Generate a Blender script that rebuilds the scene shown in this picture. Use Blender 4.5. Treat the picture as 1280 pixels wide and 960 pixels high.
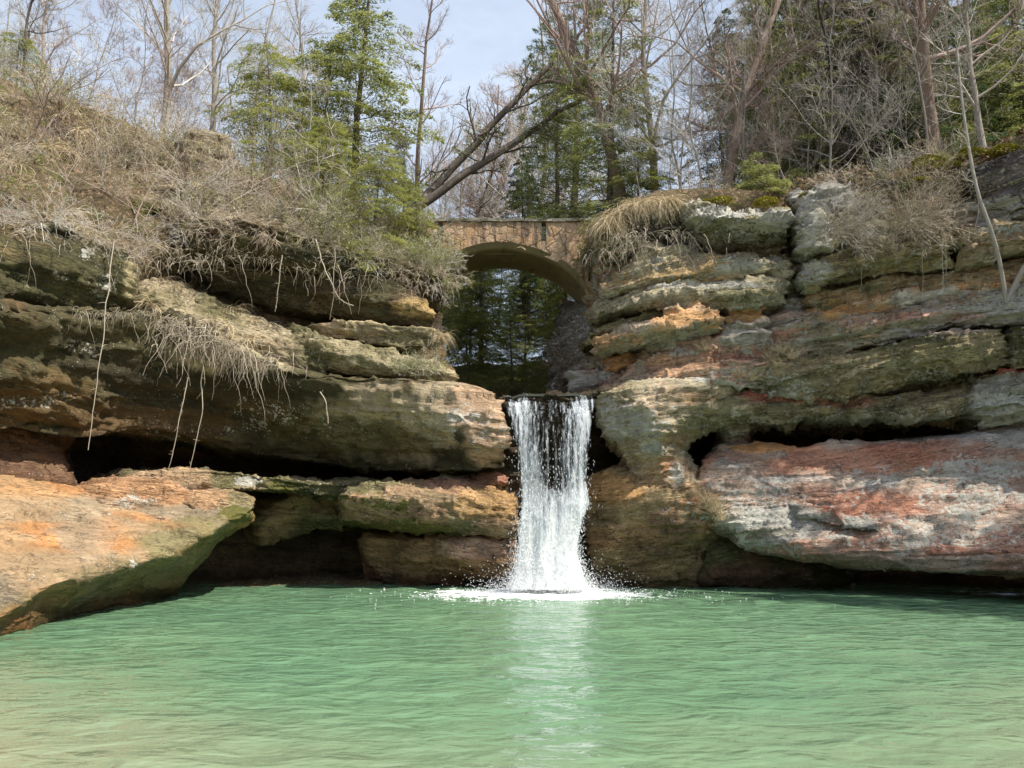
import bpy, math, random
import numpy as np
from mathutils import Vector
for o in list(bpy.data.objects):
    bpy.data.objects.remove(o)
S = bpy.context.scene
COL = S.collection
R = math.radians

# ------------------------------------------------------------------ camera
F, PITCH = 967.0, R(9.63)
CAM = np.array((0.0, 0.0, 1.7))
cd = bpy.data.cameras.new('camera')
cd.sensor_width = 36.0
cd.lens = F / 1280 * 36.0
cd.clip_start, cd.clip_end = 0.1, 2000
cam = bpy.data.objects.new('camera', cd)
cam.location = CAM
cam.rotation_euler = (R(90) + PITCH, 0, 0)
COL.objects.link(cam)
S.camera = cam

# ------------------------------------------------------------------ light
SUN_EL, SUN_AZ = R(54), R(62)     # azimuth: from straight behind the camera towards the right
sx, sy = math.sin(SUN_AZ) * math.cos(SUN_EL), -math.cos(SUN_AZ) * math.cos(SUN_EL)
SUN_DIR = Vector((sx, sy, math.sin(SUN_EL)))
W = bpy.data.worlds.new('World')
S.world = W
W.use_nodes = True
nt = W.node_tree
nt.nodes.clear()
sky = nt.nodes.new('ShaderNodeTexSky')
sky.sky_type = 'NISHITA'
sky.sun_disc = False
sky.sun_elevation = SUN_EL
sky.sun_rotation = math.atan2(sx, sy)
sky.air_density, sky.dust_density, sky.ozone_density = 1.0, 2.2, 1.0
bg = nt.nodes.new('ShaderNodeBackground')
bg.inputs['Strength'].default_value = 0.12
wo = nt.nodes.new('ShaderNodeOutputWorld')
tc = nt.nodes.new('ShaderNodeTexCoord')
mp = nt.nodes.new('ShaderNodeMapping')
mp.inputs['Scale'].default_value = (1.0, 1.0, 2.6)
cn = nt.nodes.new('ShaderNodeTexNoise')
cn.inputs['Scale'].default_value = 2.2
cn.inputs['Detail'].default_value = 6
cn.inputs['Roughness'].default_value = 0.6
mr = nt.nodes.new('ShaderNodeMapRange')
mr.inputs[1].default_value, mr.inputs[2].default_value = 0.3, 0.75
mr.inputs[3].default_value, mr.inputs[4].default_value = 0.28, 0.8
mx = nt.nodes.new('ShaderNodeMix')
mx.data_type = 'RGBA'
mx.inputs[7].default_value = (5.8, 6.5, 7.5, 1)
nt.links.new(tc.outputs['Generated'], mp.inputs[0])
nt.links.new(mp.outputs[0], cn.inputs['Vector'])
nt.links.new(cn.outputs['Fac'], mr.inputs[0])
nt.links.new(mr.outputs[0], mx.inputs[0])
nt.links.new(sky.outputs[0], mx.inputs[6])
nt.links.new(mx.outputs[2], bg.inputs[0])
nt.links.new(bg.outputs[0], wo.inputs[0])
sd = bpy.data.lights.new('sun', 'SUN')
sd.energy, sd.angle, sd.color = 5.0, R(0.5), (1.0, 0.94, 0.83)
sun = bpy.data.objects.new('sun', sd)
sun.rotation_euler = SUN_DIR.to_track_quat('Z', 'Y').to_euler()
sun.location = (20, -10, 40)
COL.objects.link(sun)
S.view_settings.view_transform = 'Standard'
S.view_settings.look = 'None'
S.view_settings.exposure = 0.56
S.view_settings.gamma = 1.0
S.render.engine = 'CYCLES'
S.cycles.max_bounces = 6
S.cycles.transparent_max_bounces = 12
S.cycles.use_denoising = True
try:
    S.cycles.denoiser = 'OPENIMAGEDENOISE'
    S.cycles.denoising_input_passes = 'RGB_ALBEDO_NORMAL'
except Exception:
    pass

# ------------------------------------------------------------------ helpers
rng = np.random.default_rng(7)
random.seed(7)
CP, SP = math.cos(PITCH), math.sin(PITCH)


def at(px, py, Y):
    """World point seen at (px, py) of the photograph, Y metres ahead."""
    dx, dy = (px - 640) / F, (480 - py) / F
    t = Y / (CP - dy * SP)
    return np.array((t * dx, Y, CAM[2] + t * (SP + dy * CP)))


def pix(P):
    d = np.asarray(P) - CAM
    f = d[..., 1] * CP + d[..., 2] * SP
    u = -d[..., 1] * SP + d[..., 2] * CP
    return 640 + F * d[..., 0] / f, 480 - F * u / f


def hash3(ix, iy, iz, seed):
    with np.errstate(over='ignore'):
        h = (ix.astype(np.uint32) * np.uint32(374761393) + iy.astype(np.uint32) * np.uint32(668265263)
             + iz.astype(np.uint32) * np.uint32(2246822519) + np.uint32(seed * 3266489917 & 0xffffffff))
        h = (h ^ (h >> np.uint32(13))) * np.uint32(1274126177)
        h = (h ^ (h >> np.uint32(16))) * np.uint32(2654435761)
        h = h ^ (h >> np.uint32(15))
    return h.astype(np.float64) / 4294967295.0


def vnoise(P, seed=0):
    P = np.asarray(P, dtype=np.float64)
    i = np.floor(P).astype(np.int64)
    f = P - i
    f = f * f * f * (f * (f * 6 - 15) + 10)
    out = 0
    for dx in (0, 1):
        wx = f[:, 0] if dx else 1 - f[:, 0]
        for dy in (0, 1):
            wy = f[:, 1] if dy else 1 - f[:, 1]
            for dz in (0, 1):
                wz = f[:, 2] if dz else 1 - f[:, 2]
                out = out + wx * wy * wz * hash3(i[:, 0] + dx, i[:, 1] + dy, i[:, 2] + dz, seed)
    return out


def fbm(P, octs=4, seed=0, gain=0.5):
    P = np.asarray(P, dtype=np.float64)
    s, a, n = 0, 1.0, 0
    for k in range(octs):
        s = s + a * vnoise(P, seed + k * 17)
        n += a
        a *= gain
        P = P * 2.03 + 11.7
    return s / n


def mesh(name, V, faces, mat=None, smooth=True, attrs=None):
    """faces: (n,k) int array or list of such arrays."""
    me = bpy.data.meshes.new(name)
    V = np.asarray(V, dtype=np.float32)
    if not isinstance(faces, (list, tuple)):
        faces = [faces]
    faces = [np.asarray(f, dtype=np.int32) for f in faces if len(f)]
    nl = sum(f.size for f in faces)
    nf = sum(len(f) for f in faces)
    me.vertices.add(len(V))
    me.vertices.foreach_set('co', V.ravel())
    me.loops.add(nl)
    me.loops.foreach_set('vertex_index', np.concatenate([f.ravel() for f in faces]))
    me.polygons.add(nf)
    st, pos = [], 0
    for f in faces:
        k = f.shape[1]
        st.append(pos + np.arange(len(f)) * k)
        pos += f.size
    me.polygons.foreach_set('loop_start', np.concatenate(st).astype(np.int32))
    me.polygons.foreach_set('use_smooth', np.full(nf, smooth))
    me.update(calc_edges=True)
    for k, (typ, arr) in (attrs or {}).items():
        a = me.attributes.new(k, typ, 'POINT')
        arr = np.asarray(arr, dtype=np.float32)
        a.data.foreach_set('color' if typ == 'FLOAT_COLOR' else 'value', arr.ravel())
    if mat:
        me.materials.append(mat)
    return me


def link(name, data, parent=None, loc=None, rz=0, sc=None, label=None, cat=None, group=None, kind=None):
    o = bpy.data.objects.new(name, data)
    COL.objects.link(o)
    if parent is not None:
        o.parent = parent
    if loc is not None:
        o.location = loc
    o.rotation_euler = (0, 0, rz) if not isinstance(rz, tuple) else rz
    if sc is not None:
        o.scale = (sc, sc, sc) if not isinstance(sc, tuple) else sc
    if label:
        o['label'] = label
    if cat:
        o['category'] = cat
    if group:
        o['group'] = group
    if kind:
        o['kind'] = kind
    return o


def copy_thing(root, loc, rz=0, sc=1.0, label=None, group=None):
    r = root.copy()
    COL.objects.link(r)
    r.location = loc
    r.rotation_euler = rz if isinstance(rz, tuple) else (0, 0, rz)
    r.scale = sc if isinstance(sc, tuple) else (sc, sc, sc)
    if label:
        r['label'] = label
    if group:
        r['group'] = group
    for ch in list(root.children):
        c = ch.copy()
        COL.objects.link(c)
        c.parent = r
    return r


# ------------------------------------------------------------------ node helper
class N:
    def __init__(self, name):
        self.m = bpy.data.materials.new(name)
        self.m.use_nodes = True
        self.t = self.m.node_tree
        self.t.nodes.clear()
        self.out = self.t.nodes.new('ShaderNodeOutputMaterial')

    def n(self, typ, **kw):
        x = self.t.nodes.new(typ)
        for k, v in kw.items():
            setattr(x, k, v)
        return x

    def put(self, sock, v):
        if hasattr(v, 'links') or isinstance(v, bpy.types.NodeSocket):
            self.t.links.new(v, sock)
        elif v is not None:
            sock.default_value = v

    def math(self, op, a, b=None, c=None, clamp=False):
        x = self.n('ShaderNodeMath', operation=op, use_clamp=clamp)
        self.put(x.inputs[0], a)
        self.put(x.inputs[1], b)
        self.put(x.inputs[2], c)
        return x.outputs[0]

    def mix(self, f, a, b, blend='MIX'):
        x = self.n('ShaderNodeMix', data_type='RGBA', blend_type=blend, clamp_factor=True)
        self.put(x.inputs[0], f)
        self.put(x.inputs[6], a if not isinstance(a, tuple) else (*a, 1)[:4])
        self.put(x.inputs[7], b if not isinstance(b, tuple) else (*b, 1)[:4])
        return x.outputs[2]

    def attr(self, name, col=False):
        x = self.n('ShaderNodeAttribute', attribute_name=name)
        return x.outputs['Color'] if col else x.outputs['Fac']

    def pos(self, scale=(1, 1, 1), rot=(0, 0, 0)):
        g = self.n('ShaderNodeNewGeometry')
        m = self.n('ShaderNodeMapping')
        m.inputs['Scale'].default_value = scale
        m.inputs['Rotation'].default_value = rot
        self.t.links.new(g.outputs['Position'], m.inputs['Vector'])
        return m.outputs[0]

    def obj(self, scale=(1, 1, 1)):
        g = self.n('ShaderNodeTexCoord')
        m = self.n('ShaderNodeMapping')
        m.inputs['Scale'].default_value = scale
        self.t.links.new(g.outputs['Object'], m.inputs['Vector'])
        return m.outputs[0]

    def noise(self, vec, scale, detail=4, rough=0.55, dist=0.0):
        x = self.n('ShaderNodeTexNoise')
        self.put(x.inputs['Vector'], vec)
        x.inputs['Scale'].default_value = scale
        x.inputs['Detail'].default_value = detail
        x.inputs['Roughness'].default_value = rough
        x.inputs['Distortion'].default_value = dist
        return x.outputs['Fac']

    def voronoi(self, vec, scale, feature='F1', out='Distance'):
        x = self.n('ShaderNodeTexVoronoi', feature=feature)
        self.put(x.inputs['Vector'], vec)
        x.inputs['Scale'].default_value = scale
        return x.outputs[out]

    def step(self, v, a, b, lo=0.0, hi=1.0):
        x = self.n('ShaderNodeMapRange', clamp=True, interpolation_type='SMOOTHSTEP')
        self.put(x.inputs[0], v)
        self.put(x.inputs[1], a)
        self.put(x.inputs[2], b)
        self.put(x.inputs[3], lo)
        self.put(x.inputs[4], hi)
        return x.outputs[0]

    def bump(self, h, strength, dist, normal=None):
        x = self.n('ShaderNodeBump')
        self.put(x.inputs['Strength'], strength)
        x.inputs['Distance'].default_value = dist
        self.put(x.inputs['Height'], h)
        if normal is not None:
            self.put(x.inputs['Normal'], normal)
        return x.outputs[0]

    def bsdf(self, col, rough=0.8, normal=None, spec=0.3, **kw):
        b = self.n('ShaderNodeBsdfPrincipled')
        self.put(b.inputs['Base Color'], col if not isinstance(col, tuple) else (*col, 1)[:4])
        self.put(b.inputs['Roughness'], rough)
        b.inputs['Specular IOR Level'].default_value = spec
        if normal is not None:
            self.put(b.inputs['Normal'], normal)
        for k, v in kw.items():
            self.put(b.inputs[k], v)
        return b.outputs[0]

    def done(self, sh):
        self.t.links.new(sh, self.out.inputs['Surface'])
        return self.m


# ------------------------------------------------------------------ materials
def rock_material():
    k = N('sandstone')
    tint = k.attr('tint', True)
    lich, moss = k.attr('lichen'), k.attr('moss')
    p = k.pos()
    gx = k.n('ShaderNodeNewGeometry')
    sx_ = k.n('ShaderNodeSeparateXYZ')
    k.put(sx_.inputs[0], gx.outputs['Position'])
    cx_ = k.n('ShaderNodeCombineXYZ')
    k.put(cx_.inputs[0], k.math('MULTIPLY', sx_.outputs[0], 0.75))
    k.put(cx_.inputs[1], k.math('MULTIPLY', sx_.outputs[1], 0.75))
    k.put(cx_.inputs[2], k.math('MULTIPLY', k.math('MULTIPLY_ADD', k.math('ABSOLUTE', sx_.outputs[0]), -0.13, sx_.outputs[2]), 5.0))
    ps = cx_.outputs[0]
    strata = k.noise(ps, 1.5, 6, 0.62, 1.1)
    mid = k.noise(p, 2.2, 6, 0.65)
    fine = k.noise(p, 16, 5, 0.7)
    grain = k.noise(p, 70, 3, 0.6)
    v = k.math('MULTIPLY_ADD', strata, 1.1, 0.40)
    v = k.math('MULTIPLY', v, k.math('MULTIPLY_ADD', mid, 1.3, 0.35))
    v = k.math('MULTIPLY', v, k.math('MULTIPLY_ADD', fine, 1.1, 0.45))
    smo = k.attr('smooth')
    v = k.math('MULTIPLY_ADD', v, 1.55, -0.36)
    v = k.math('MAXIMUM', v, 0.12)
    v = k.math('ADD', k.math('MULTIPLY', v, k.math('SUBTRACT', 1.0, smo)), k.math('MULTIPLY', smo, 0.98))
    comb = k.n('ShaderNodeCombineColor')
    for s in range(3):
        k.put(comb.inputs[s], v)
    col = k.mix(1.0, tint, comb.outputs[0], 'MULTIPLY')
    # thin dark bedding cracks
    ln = k.noise(ps, 3.1, 3, 0.5, 0.6)
    crack = k.step(k.math('ABSOLUTE', k.math('SUBTRACT', ln, 0.5)), 0.0, 0.03, 1.0, 0.0)
    crack = k.math('MULTIPLY', crack, k.step(mid, 0.42, 0.58))
    ln2 = k.noise(ps, 6.5, 3, 0.55, 0.9)
    crack2 = k.step(k.math('ABSOLUTE', k.math('SUBTRACT', ln2, 0.5)), 0.0, 0.03, 1.0, 0.0)
    crack2 = k.math('MULTIPLY', crack2, k.step(k.noise(p, 1.7, 3), 0.48, 0.6))
    crack = k.math('MAXIMUM', crack, k.math('MULTIPLY', crack2, 0.8))
    crack = k.math('MULTIPLY', crack, k.math('SUBTRACT', 1.0, k.math('MULTIPLY', smo, 0.9)))
    col = k.mix(k.math('MULTIPLY', crack, 0.92), col, (0.016, 0.013, 0.010))
    # dark algal stains running down
    pd = k.pos((2.6, 2.6, 0.28))
    st = k.noise(pd, 1.4, 5, 0.65)
    col = k.mix(k.step(st, 0.56, 0.72, 0.0, 0.62), col, (0.03, 0.027, 0.02))
    # moss
    mn = k.noise(p, 5.0, 6, 0.75)
    mm = k.step(k.math('ADD', moss, k.math('MULTIPLY_ADD', mn, 1.6, -0.8)), 0.42, 0.62)
    mcol = k.mix(k.noise(p, 9, 3), (0.035, 0.045, 0.008), (0.16, 0.15, 0.025))
    col = k.mix(k.math('MULTIPLY', mm, 0.85), col, mcol)
    # lichen: crusty pale patches with hard edges, speckled
    l1 = k.noise(p, 2.3, 5, 0.72, 0.5)
    l2 = k.noise(p, 13, 5, 0.78)
    vo = k.voronoi(p, 10)
    lv = k.math('ADD', k.math('MULTIPLY', l1, 0.75), k.math('MULTIPLY', l2, 1.05))
    lv = k.math('SUBTRACT', lv, k.math('MULTIPLY', vo, 0.25))
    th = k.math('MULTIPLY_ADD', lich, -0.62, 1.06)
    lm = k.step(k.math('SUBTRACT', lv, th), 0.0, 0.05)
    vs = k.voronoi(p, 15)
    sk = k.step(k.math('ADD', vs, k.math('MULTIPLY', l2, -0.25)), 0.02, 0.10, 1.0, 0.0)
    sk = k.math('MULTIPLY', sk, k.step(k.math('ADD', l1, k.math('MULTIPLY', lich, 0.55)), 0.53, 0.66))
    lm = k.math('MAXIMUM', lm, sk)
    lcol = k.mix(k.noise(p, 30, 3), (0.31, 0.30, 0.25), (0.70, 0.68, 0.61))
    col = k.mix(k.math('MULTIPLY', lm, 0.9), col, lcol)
    # wet foot of the rock just above the water
    g = k.n('ShaderNodeNewGeometry')
    xyz = k.n('ShaderNodeSeparateXYZ')
    k.put(xyz.inputs[0], g.outputs['Position'])
    wet = k.step(k.math('ADD', xyz.outputs[2], k.math('MULTIPLY_ADD', mid, 0.5, -0.25)), 0.1, 0.4, 1.0, 0.0)
    wet = k.math('MAXIMUM', wet, k.attr('wet'))
    dark = k.mix(1.0, col, (0.42, 0.40, 0.36), 'MULTIPLY')
    col = k.mix(wet, col, dark)
    rough = k.math('MULTIPLY_ADD', wet, -0.5, 0.9)
    h = k.math('ADD', k.math('MULTIPLY', strata, 0.9), k.math('MULTIPLY', fine, 0.55))
    h = k.math('ADD', h, k.math('MULTIPLY', grain, 0.14))
    h = k.math('ADD', h, k.math('MULTIPLY', mid, 0.8))
    h = k.math('SUBTRACT', h, k.math('MULTIPLY', crack, 0.5))
    h = k.math('ADD', h, k.math('MULTIPLY', lm, 0.08))
    nb = k.bump(h, k.math('MULTIPLY_ADD', smo, -0.75, 0.95), 0.11)
    return k.done(k.bsdf(col, rough, nb, 0.25))


ROCK = rock_material()


# ------------------------------------------------------------------ rock lofts
def cr(P, t, tension=0.5):
    """Cardinal spline through rows of P (n, ...) at params t in 0..n-1."""
    n = len(P)
    i = np.clip(np.floor(t).astype(int), 0, n - 2)
    f = t - i
    f = f.reshape(-1, *([1] * (P.ndim - 1)))
    p1, p2 = P[i], P[i + 1]
    p0 = P[np.maximum(i - 1, 0)]
    p3 = P[np.minimum(i + 2, n - 1)]
    m1, m2 = tension * (p2 - p0), tension * (p3 - p1)
    f2, f3 = f * f, f * f * f
    return (2 * f3 - 3 * f2 + 1) * p1 + (f3 - 2 * f2 + f) * m1 + (-2 * f3 + 3 * f2) * p2 + (f3 - f2) * m2


def resample(P, n, tension=0.5, key=None):
    P = np.asarray(P, float)
    if len(P) == 1:
        return np.repeat(P, n, 0)
    if key is None:
        key = np.concatenate([[0], np.cumsum(np.linalg.norm(np.diff(P, axis=0), axis=1) + 1e-6)])
    key = (np.asarray(key) - key[0]) / (key[-1] - key[0])
    t = np.interp(np.linspace(0, 1, n), key, np.arange(len(P)))
    return cr(P, t, tension)


def rail(pts):
    return [np.array(at(*p)) for p in pts]


ROCKS = {}     # name of use -> (grid of points, grid of normals)


def cells(P, seed):
    """Nearest jittered cell: random value of the cell and the gap to the second nearest."""
    i0 = np.floor(P).astype(np.int64)
    d1 = np.full(len(P), 9.0)
    d2 = np.full(len(P), 9.0)
    val = np.zeros(len(P))
    for a in (-1, 0, 1):
        for b in (-1, 0, 1):
            for c in (-1, 0, 1):
                i = i0 + np.array((a, b, c))
                q = [i[:, j] + hash3(i[:, 0], i[:, 1], i[:, 2], seed + j) for j in range(3)]
                d = np.sqrt((q[0] - P[:, 0]) ** 2 + (q[1] - P[:, 1]) ** 2 + (q[2] - P[:, 2]) ** 2)
                near = d < d1
                d2 = np.where(near, d1, np.minimum(d2, d))
                val = np.where(near, hash3(i[:, 0], i[:, 1], i[:, 2], seed + 9), val)
                d1 = np.where(near, d, d1)
    return val, d2 - d1


def loft(rails, sp=0.05, caps=(0.35, 0.35), tension=0.34, A=(0.22, 0.09, 0.035), seed=1, dip=(0.06, 0.0), freq=4.0, blk=0.05, beds=0.03):
    """Skin a stack of rails (lists of world points) into a grid, round its ends, weather its surface."""
    keys = []
    W0 = []
    for r in rails:
        r = np.array(r)
        W0.append(resample(r, 40))
    W0 = np.array(W0)                                   # (rails, 40, 3)
    ulen = np.linalg.norm(np.diff(W0, axis=1), axis=2).sum(1).max()
    vlen = np.linalg.norm(np.diff(W0, axis=0), axis=2).sum(0).max()
    nu = int(np.clip(ulen / sp, 8, 640))
    # distance-weighted sampling along the section: fewer rows on hidden backs
    nv = int(np.clip(vlen / sp, 8, 220))
    G = np.array([resample(r, nu) for r in rails])      # (rails, nu, 3)
    key = np.concatenate([[0], np.cumsum(np.linalg.norm(np.diff(G, axis=0), axis=2).mean(1) + 1e-6)])
    key /= key[-1]
    t = np.interp(np.linspace(0, 1, nv), key, np.arange(len(G)))
    G = cr(G, t, tension)                               # (nv, nu, 3)
    # rounded ends
    d = np.concatenate([[0], np.cumsum(np.linalg.norm(np.diff(G.mean(0), axis=0), axis=1))])
    c = 0.5 * (G[0] + G[-1])
    for which, rad in ((0, caps[0]), (1, caps[1])):
        if rad:
            dist = d if which == 0 else d[-1] - d
            q = np.clip(dist / rad, 0, 1)
            e = np.clip(1 - (1 - q) ** 3.2, 0, 1) ** 0.4 * 0.97 + 0.03
            G = c[None] + (G - c[None]) * e[None, :, None]
    return weather(G, A, seed, dip, freq, blk, beds)


def grid_normals(G):
    du = np.gradient(G, axis=1)
    dv = np.gradient(G, axis=0)
    n = np.cross(du, dv)
    n /= np.linalg.norm(n, axis=2, keepdims=True) + 1e-9
    return n


def weather(G, A, seed, dip, freq, blk=0.0, beds=0.0):
    nrm = grid_normals(G)
    P = G.reshape(-1, 3)
    big = fbm(P * 0.75, 4, seed) - 0.5
    zz = P[:, 2] - dip[0] * np.abs(P[:, 0]) - dip[1] * P[:, 1] + 0.5 * (fbm(P * 0.3, 2, 91) - 0.5)
    q = np.stack([P[:, 0] * 0.22, P[:, 1] * 0.22, zz * freq], 1)
    s = vnoise(q, 40) + 0.45 * vnoise(q * np.array((2, 2, 2.3)), 41) - 0.72
    s = np.tanh(3.2 * s)
    sm = fbm(P * 3.6, 4, seed + 5, 0.6) - 0.5
    # scooped pits
    pit = np.clip(fbm(P * np.array((1.3, 1.3, 2.4)), 3, seed + 9) - 0.62, 0, 1)
    disp = A[0] * 2 * big + A[1] * s + A[2] * 2.4 * sm - A[0] * 3.0 * pit
    if blk:
        wp = P + 0.35 * np.stack([fbm(P * 1.6 + 5 * j, 2, 70 + j) - 0.5 for j in range(3)], 1)
        wp[:, 2] = zz + 0.2 * (wp[:, 2] - P[:, 2])
        cv, edge = cells(wp * np.array((0.95, 0.95, 3.2)), 300)
        cv2, edge2 = cells(wp * np.array((2.6, 2.6, 7.0)), 330)
        disp = disp + blk * (2.4 * (cv - 0.5) + 0.8 * (cv2 - 0.5) - 1.1 * np.clip(1 - edge / 0.10, 0, 1) - 0.4 * np.clip(1 - edge2 / 0.12, 0, 1))
    if beds:
        # thin beds standing in and out, with a groove at each joint
        zb = (zz + 0.16 * (fbm(P * np.array((0.9, 0.9, 1.5)), 3, 95) - 0.5)) * 5.2
        kb = np.floor(zb)
        fb = zb - kb
        one = np.stack([np.floor(P[:, 0] * 0.16 + 3 * fbm(P * 0.3, 2, 96)), np.zeros(len(P))], 1)
        r0 = hash3(kb.astype(np.int64), one[:, 0].astype(np.int64), np.zeros(len(P), np.int64), 97)
        disp = disp + beds * (1.8 * (r0 - 0.5) - 1.7 * np.clip(1 - np.minimum(fb, 1 - fb) / 0.17, 0, 1))
    D = disp.reshape(G.shape[:2])[..., None]
    return G + nrm * D


def rock_obj(name, G, cols, parent=None, blobs=(), lichen=0.1, moss=0.1, seed=3, wet=0.0, smooth=0.15, gain=1.0, uplich=0.0, label=None, **kw):
    nrm = grid_normals(G)
    # outward check against the middle of the section
    nv, nu = G.shape[:2]
    P = G.reshape(-1, 3)
    n = nrm.reshape(-1, 3)
    idx = np.arange(nv * nu).reshape(nv, nu)
    f = np.stack([idx[:-1, :-1], idx[:-1, 1:], idx[1:, 1:], idx[1:, :-1]], -1).reshape(-1, 4)
    cols = [np.array(c) for c in cols]
    zz = P[:, 2] - 0.11 * np.abs(P[:, 0]) + 0.35 * (fbm(P * 0.4, 2, 93) - 0.5)
    band = np.clip((fbm(np.stack([P[:, 0] * 0.25, P[:, 1] * 0.25, zz * 3.2], 1), 3, seed) - 0.38) / 0.24, 0, 1)
    tint = cols[0] * (1 - band[:, None]) + cols[1] * band[:, None]
    if len(cols) > 2:
        b2 = np.clip((fbm(P * 0.8, 4, seed + 3) - 0.5) / 0.14, 0, 1)
        tint = tint * (1 - b2[:, None]) + cols[2] * b2[:, None]
    if len(cols) > 3:
        b3 = np.clip((fbm(np.stack([P[:, 0] * 0.5, P[:, 1] * 0.5, zz * 2.0], 1), 4, seed + 8) - 0.56) / 0.1, 0, 1)
        tint = tint * (1 - b3[:, None]) + cols[3] * b3[:, None]
    L = np.full(len(P), float(lichen)) + uplich * np.clip(n[:, 2] * 1.6 - 0.25, 0, 1)  # more pale patches where the rock faces up
    M = moss + 0.25 * np.clip(n[:, 2], 0, 1) - 0.1
    Wt = np.full(len(P), float(wet))
    px, py = pix(P)
    wob = (fbm(P * 1.7, 4, 77) - 0.5) * 1.5
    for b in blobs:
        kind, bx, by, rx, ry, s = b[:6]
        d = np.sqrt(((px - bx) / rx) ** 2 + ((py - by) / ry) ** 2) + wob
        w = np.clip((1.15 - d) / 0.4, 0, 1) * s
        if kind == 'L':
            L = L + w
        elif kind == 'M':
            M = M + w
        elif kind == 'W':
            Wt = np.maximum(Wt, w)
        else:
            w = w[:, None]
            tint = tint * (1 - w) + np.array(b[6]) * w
    tint = tint * gain
    tint = np.concatenate([tint, np.ones((len(P), 1))], 1)
    me = mesh(name, P, f, ROCK, True, {'tint': ('FLOAT_COLOR', tint), 'lichen': ('FLOAT', L), 'moss': ('FLOAT', M), 'wet': ('FLOAT', Wt), 'smooth': ('FLOAT', np.full(len(P), smooth))})
    o = link(name, me, parent, label=label, **kw)
    return o


LB = np.array((-0.62, 0.78, 0.0))     # into the left bank
RB_ = np.array((0.22, 0.97, 0.0))     # into the right bank


def ledge(name, parent, top, bot, mids=(), back=RB_, depth=2.6, rise=0.12, under=0.10, cols=None, caps=(0.35, 0.35),
          A=(0.16, 0.09, 0.03), sp=0.05, seed=1, tension=0.34, freq=4.0, dip=(0.06, 0), key=None, blk=0.05, beds=0.03, **kw):
    """A bed of rock: flat top running back, lip, face, bottom lip and underside running back."""
    T, B = rail(top), rail(bot)
    M = [rail(m) for m in mids]
    up = np.array((0, 0, 1.0))
    rails = [[p + back * depth + up * rise * 2 for p in T],
             [p + back * 0.28 + up * rise * 0.5 for p in T],
             T] + M + [B,
             [p + back * 0.25 + up * under * 0.3 for p in B],
             [p + back * depth * 0.9 + up * under for p in B]]
    G = loft(rails, sp, caps, tension, A, seed, dip, freq, blk, beds)
    ROCKS[key or name] = G
    return rock_obj(name, G, cols, parent, seed=seed, **kw)


def empty_thing(name, loc, label, cat, group=None):
    return link(name, None, loc=loc, label=label, cat=cat, group=group)


def rel(parent, o):
    """Parent o, built in world coordinates, to parent without moving it."""
    o.parent = parent
    o.matrix_parent_inverse = parent.matrix_basis.inverted()
    return o
# ================================================================== ROCK
TAN, OCH, ORA = (0.42, 0.31, 0.19), (0.40, 0.26, 0.12), (0.50, 0.25, 0.09)
RED, PINK = (0.27, 0.10, 0.06), (0.40, 0.19, 0.13)
OLV, DOLV = (0.17, 0.15, 0.075), (0.10, 0.09, 0.045)
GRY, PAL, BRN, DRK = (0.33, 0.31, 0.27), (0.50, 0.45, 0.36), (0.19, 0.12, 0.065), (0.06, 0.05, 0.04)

# ---- left cliff with its parts
lc = link('cliff', None, label='mossy overhanging sandstone cliff left of the waterfall, dark cave slot beneath', cat='cliff')

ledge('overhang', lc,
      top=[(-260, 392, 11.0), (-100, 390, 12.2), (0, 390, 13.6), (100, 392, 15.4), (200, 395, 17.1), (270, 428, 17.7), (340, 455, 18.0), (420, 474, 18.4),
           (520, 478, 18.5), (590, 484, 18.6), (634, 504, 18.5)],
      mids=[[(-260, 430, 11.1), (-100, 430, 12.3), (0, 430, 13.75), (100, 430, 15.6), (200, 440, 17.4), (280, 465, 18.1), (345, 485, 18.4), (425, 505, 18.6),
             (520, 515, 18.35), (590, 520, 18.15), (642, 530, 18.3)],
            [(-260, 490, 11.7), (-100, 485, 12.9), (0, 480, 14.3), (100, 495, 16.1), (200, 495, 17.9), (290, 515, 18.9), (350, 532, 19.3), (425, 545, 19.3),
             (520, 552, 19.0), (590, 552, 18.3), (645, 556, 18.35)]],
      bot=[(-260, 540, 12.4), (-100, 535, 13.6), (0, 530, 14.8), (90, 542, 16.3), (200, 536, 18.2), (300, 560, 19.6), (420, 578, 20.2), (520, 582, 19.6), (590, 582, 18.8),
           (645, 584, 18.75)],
      back=LB, depth=4.0, rise=0.2, under=0.1, cols=[(0.055, 0.05, 0.024), (0.085, 0.072, 0.034), (0.11, 0.07, 0.032), (0.05, 0.042, 0.022)], lichen=0.05, moss=-0.05, seed=11, smooth=0.35, beds=0.02,  # shade of the overhang put into these dark base colours
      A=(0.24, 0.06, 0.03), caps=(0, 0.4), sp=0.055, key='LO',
      blobs=[('C', 540, 515, 150, 48, 1.0, (0.36, 0.29, 0.19)), ('C', 610, 530, 50, 55, 0.9, (0.42, 0.28, 0.18)), ('L', 585, 540, 55, 25, 0.32), ('L', 570, 510, 40, 18, 0.25),  # tan blobs paint the sunlit right end of the overhang
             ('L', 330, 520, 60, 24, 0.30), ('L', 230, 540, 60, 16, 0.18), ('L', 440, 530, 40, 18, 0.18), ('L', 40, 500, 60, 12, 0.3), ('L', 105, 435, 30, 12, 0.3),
             ('C', 40, 500, 90, 40, 0.5, (0.17, 0.10, 0.04)), ('C', 310, 440, 110, 26, 0.9, (0.42, 0.36, 0.22)), ('L', 120, 350, 40, 30, 0.3), ('M', 470, 480, 110, 12, 0.4), ('C', 420, 545, 120, 22, 0.8, (0.12, 0.105, 0.05))])  # pale blob along the lip paints the sunlit ledge

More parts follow.
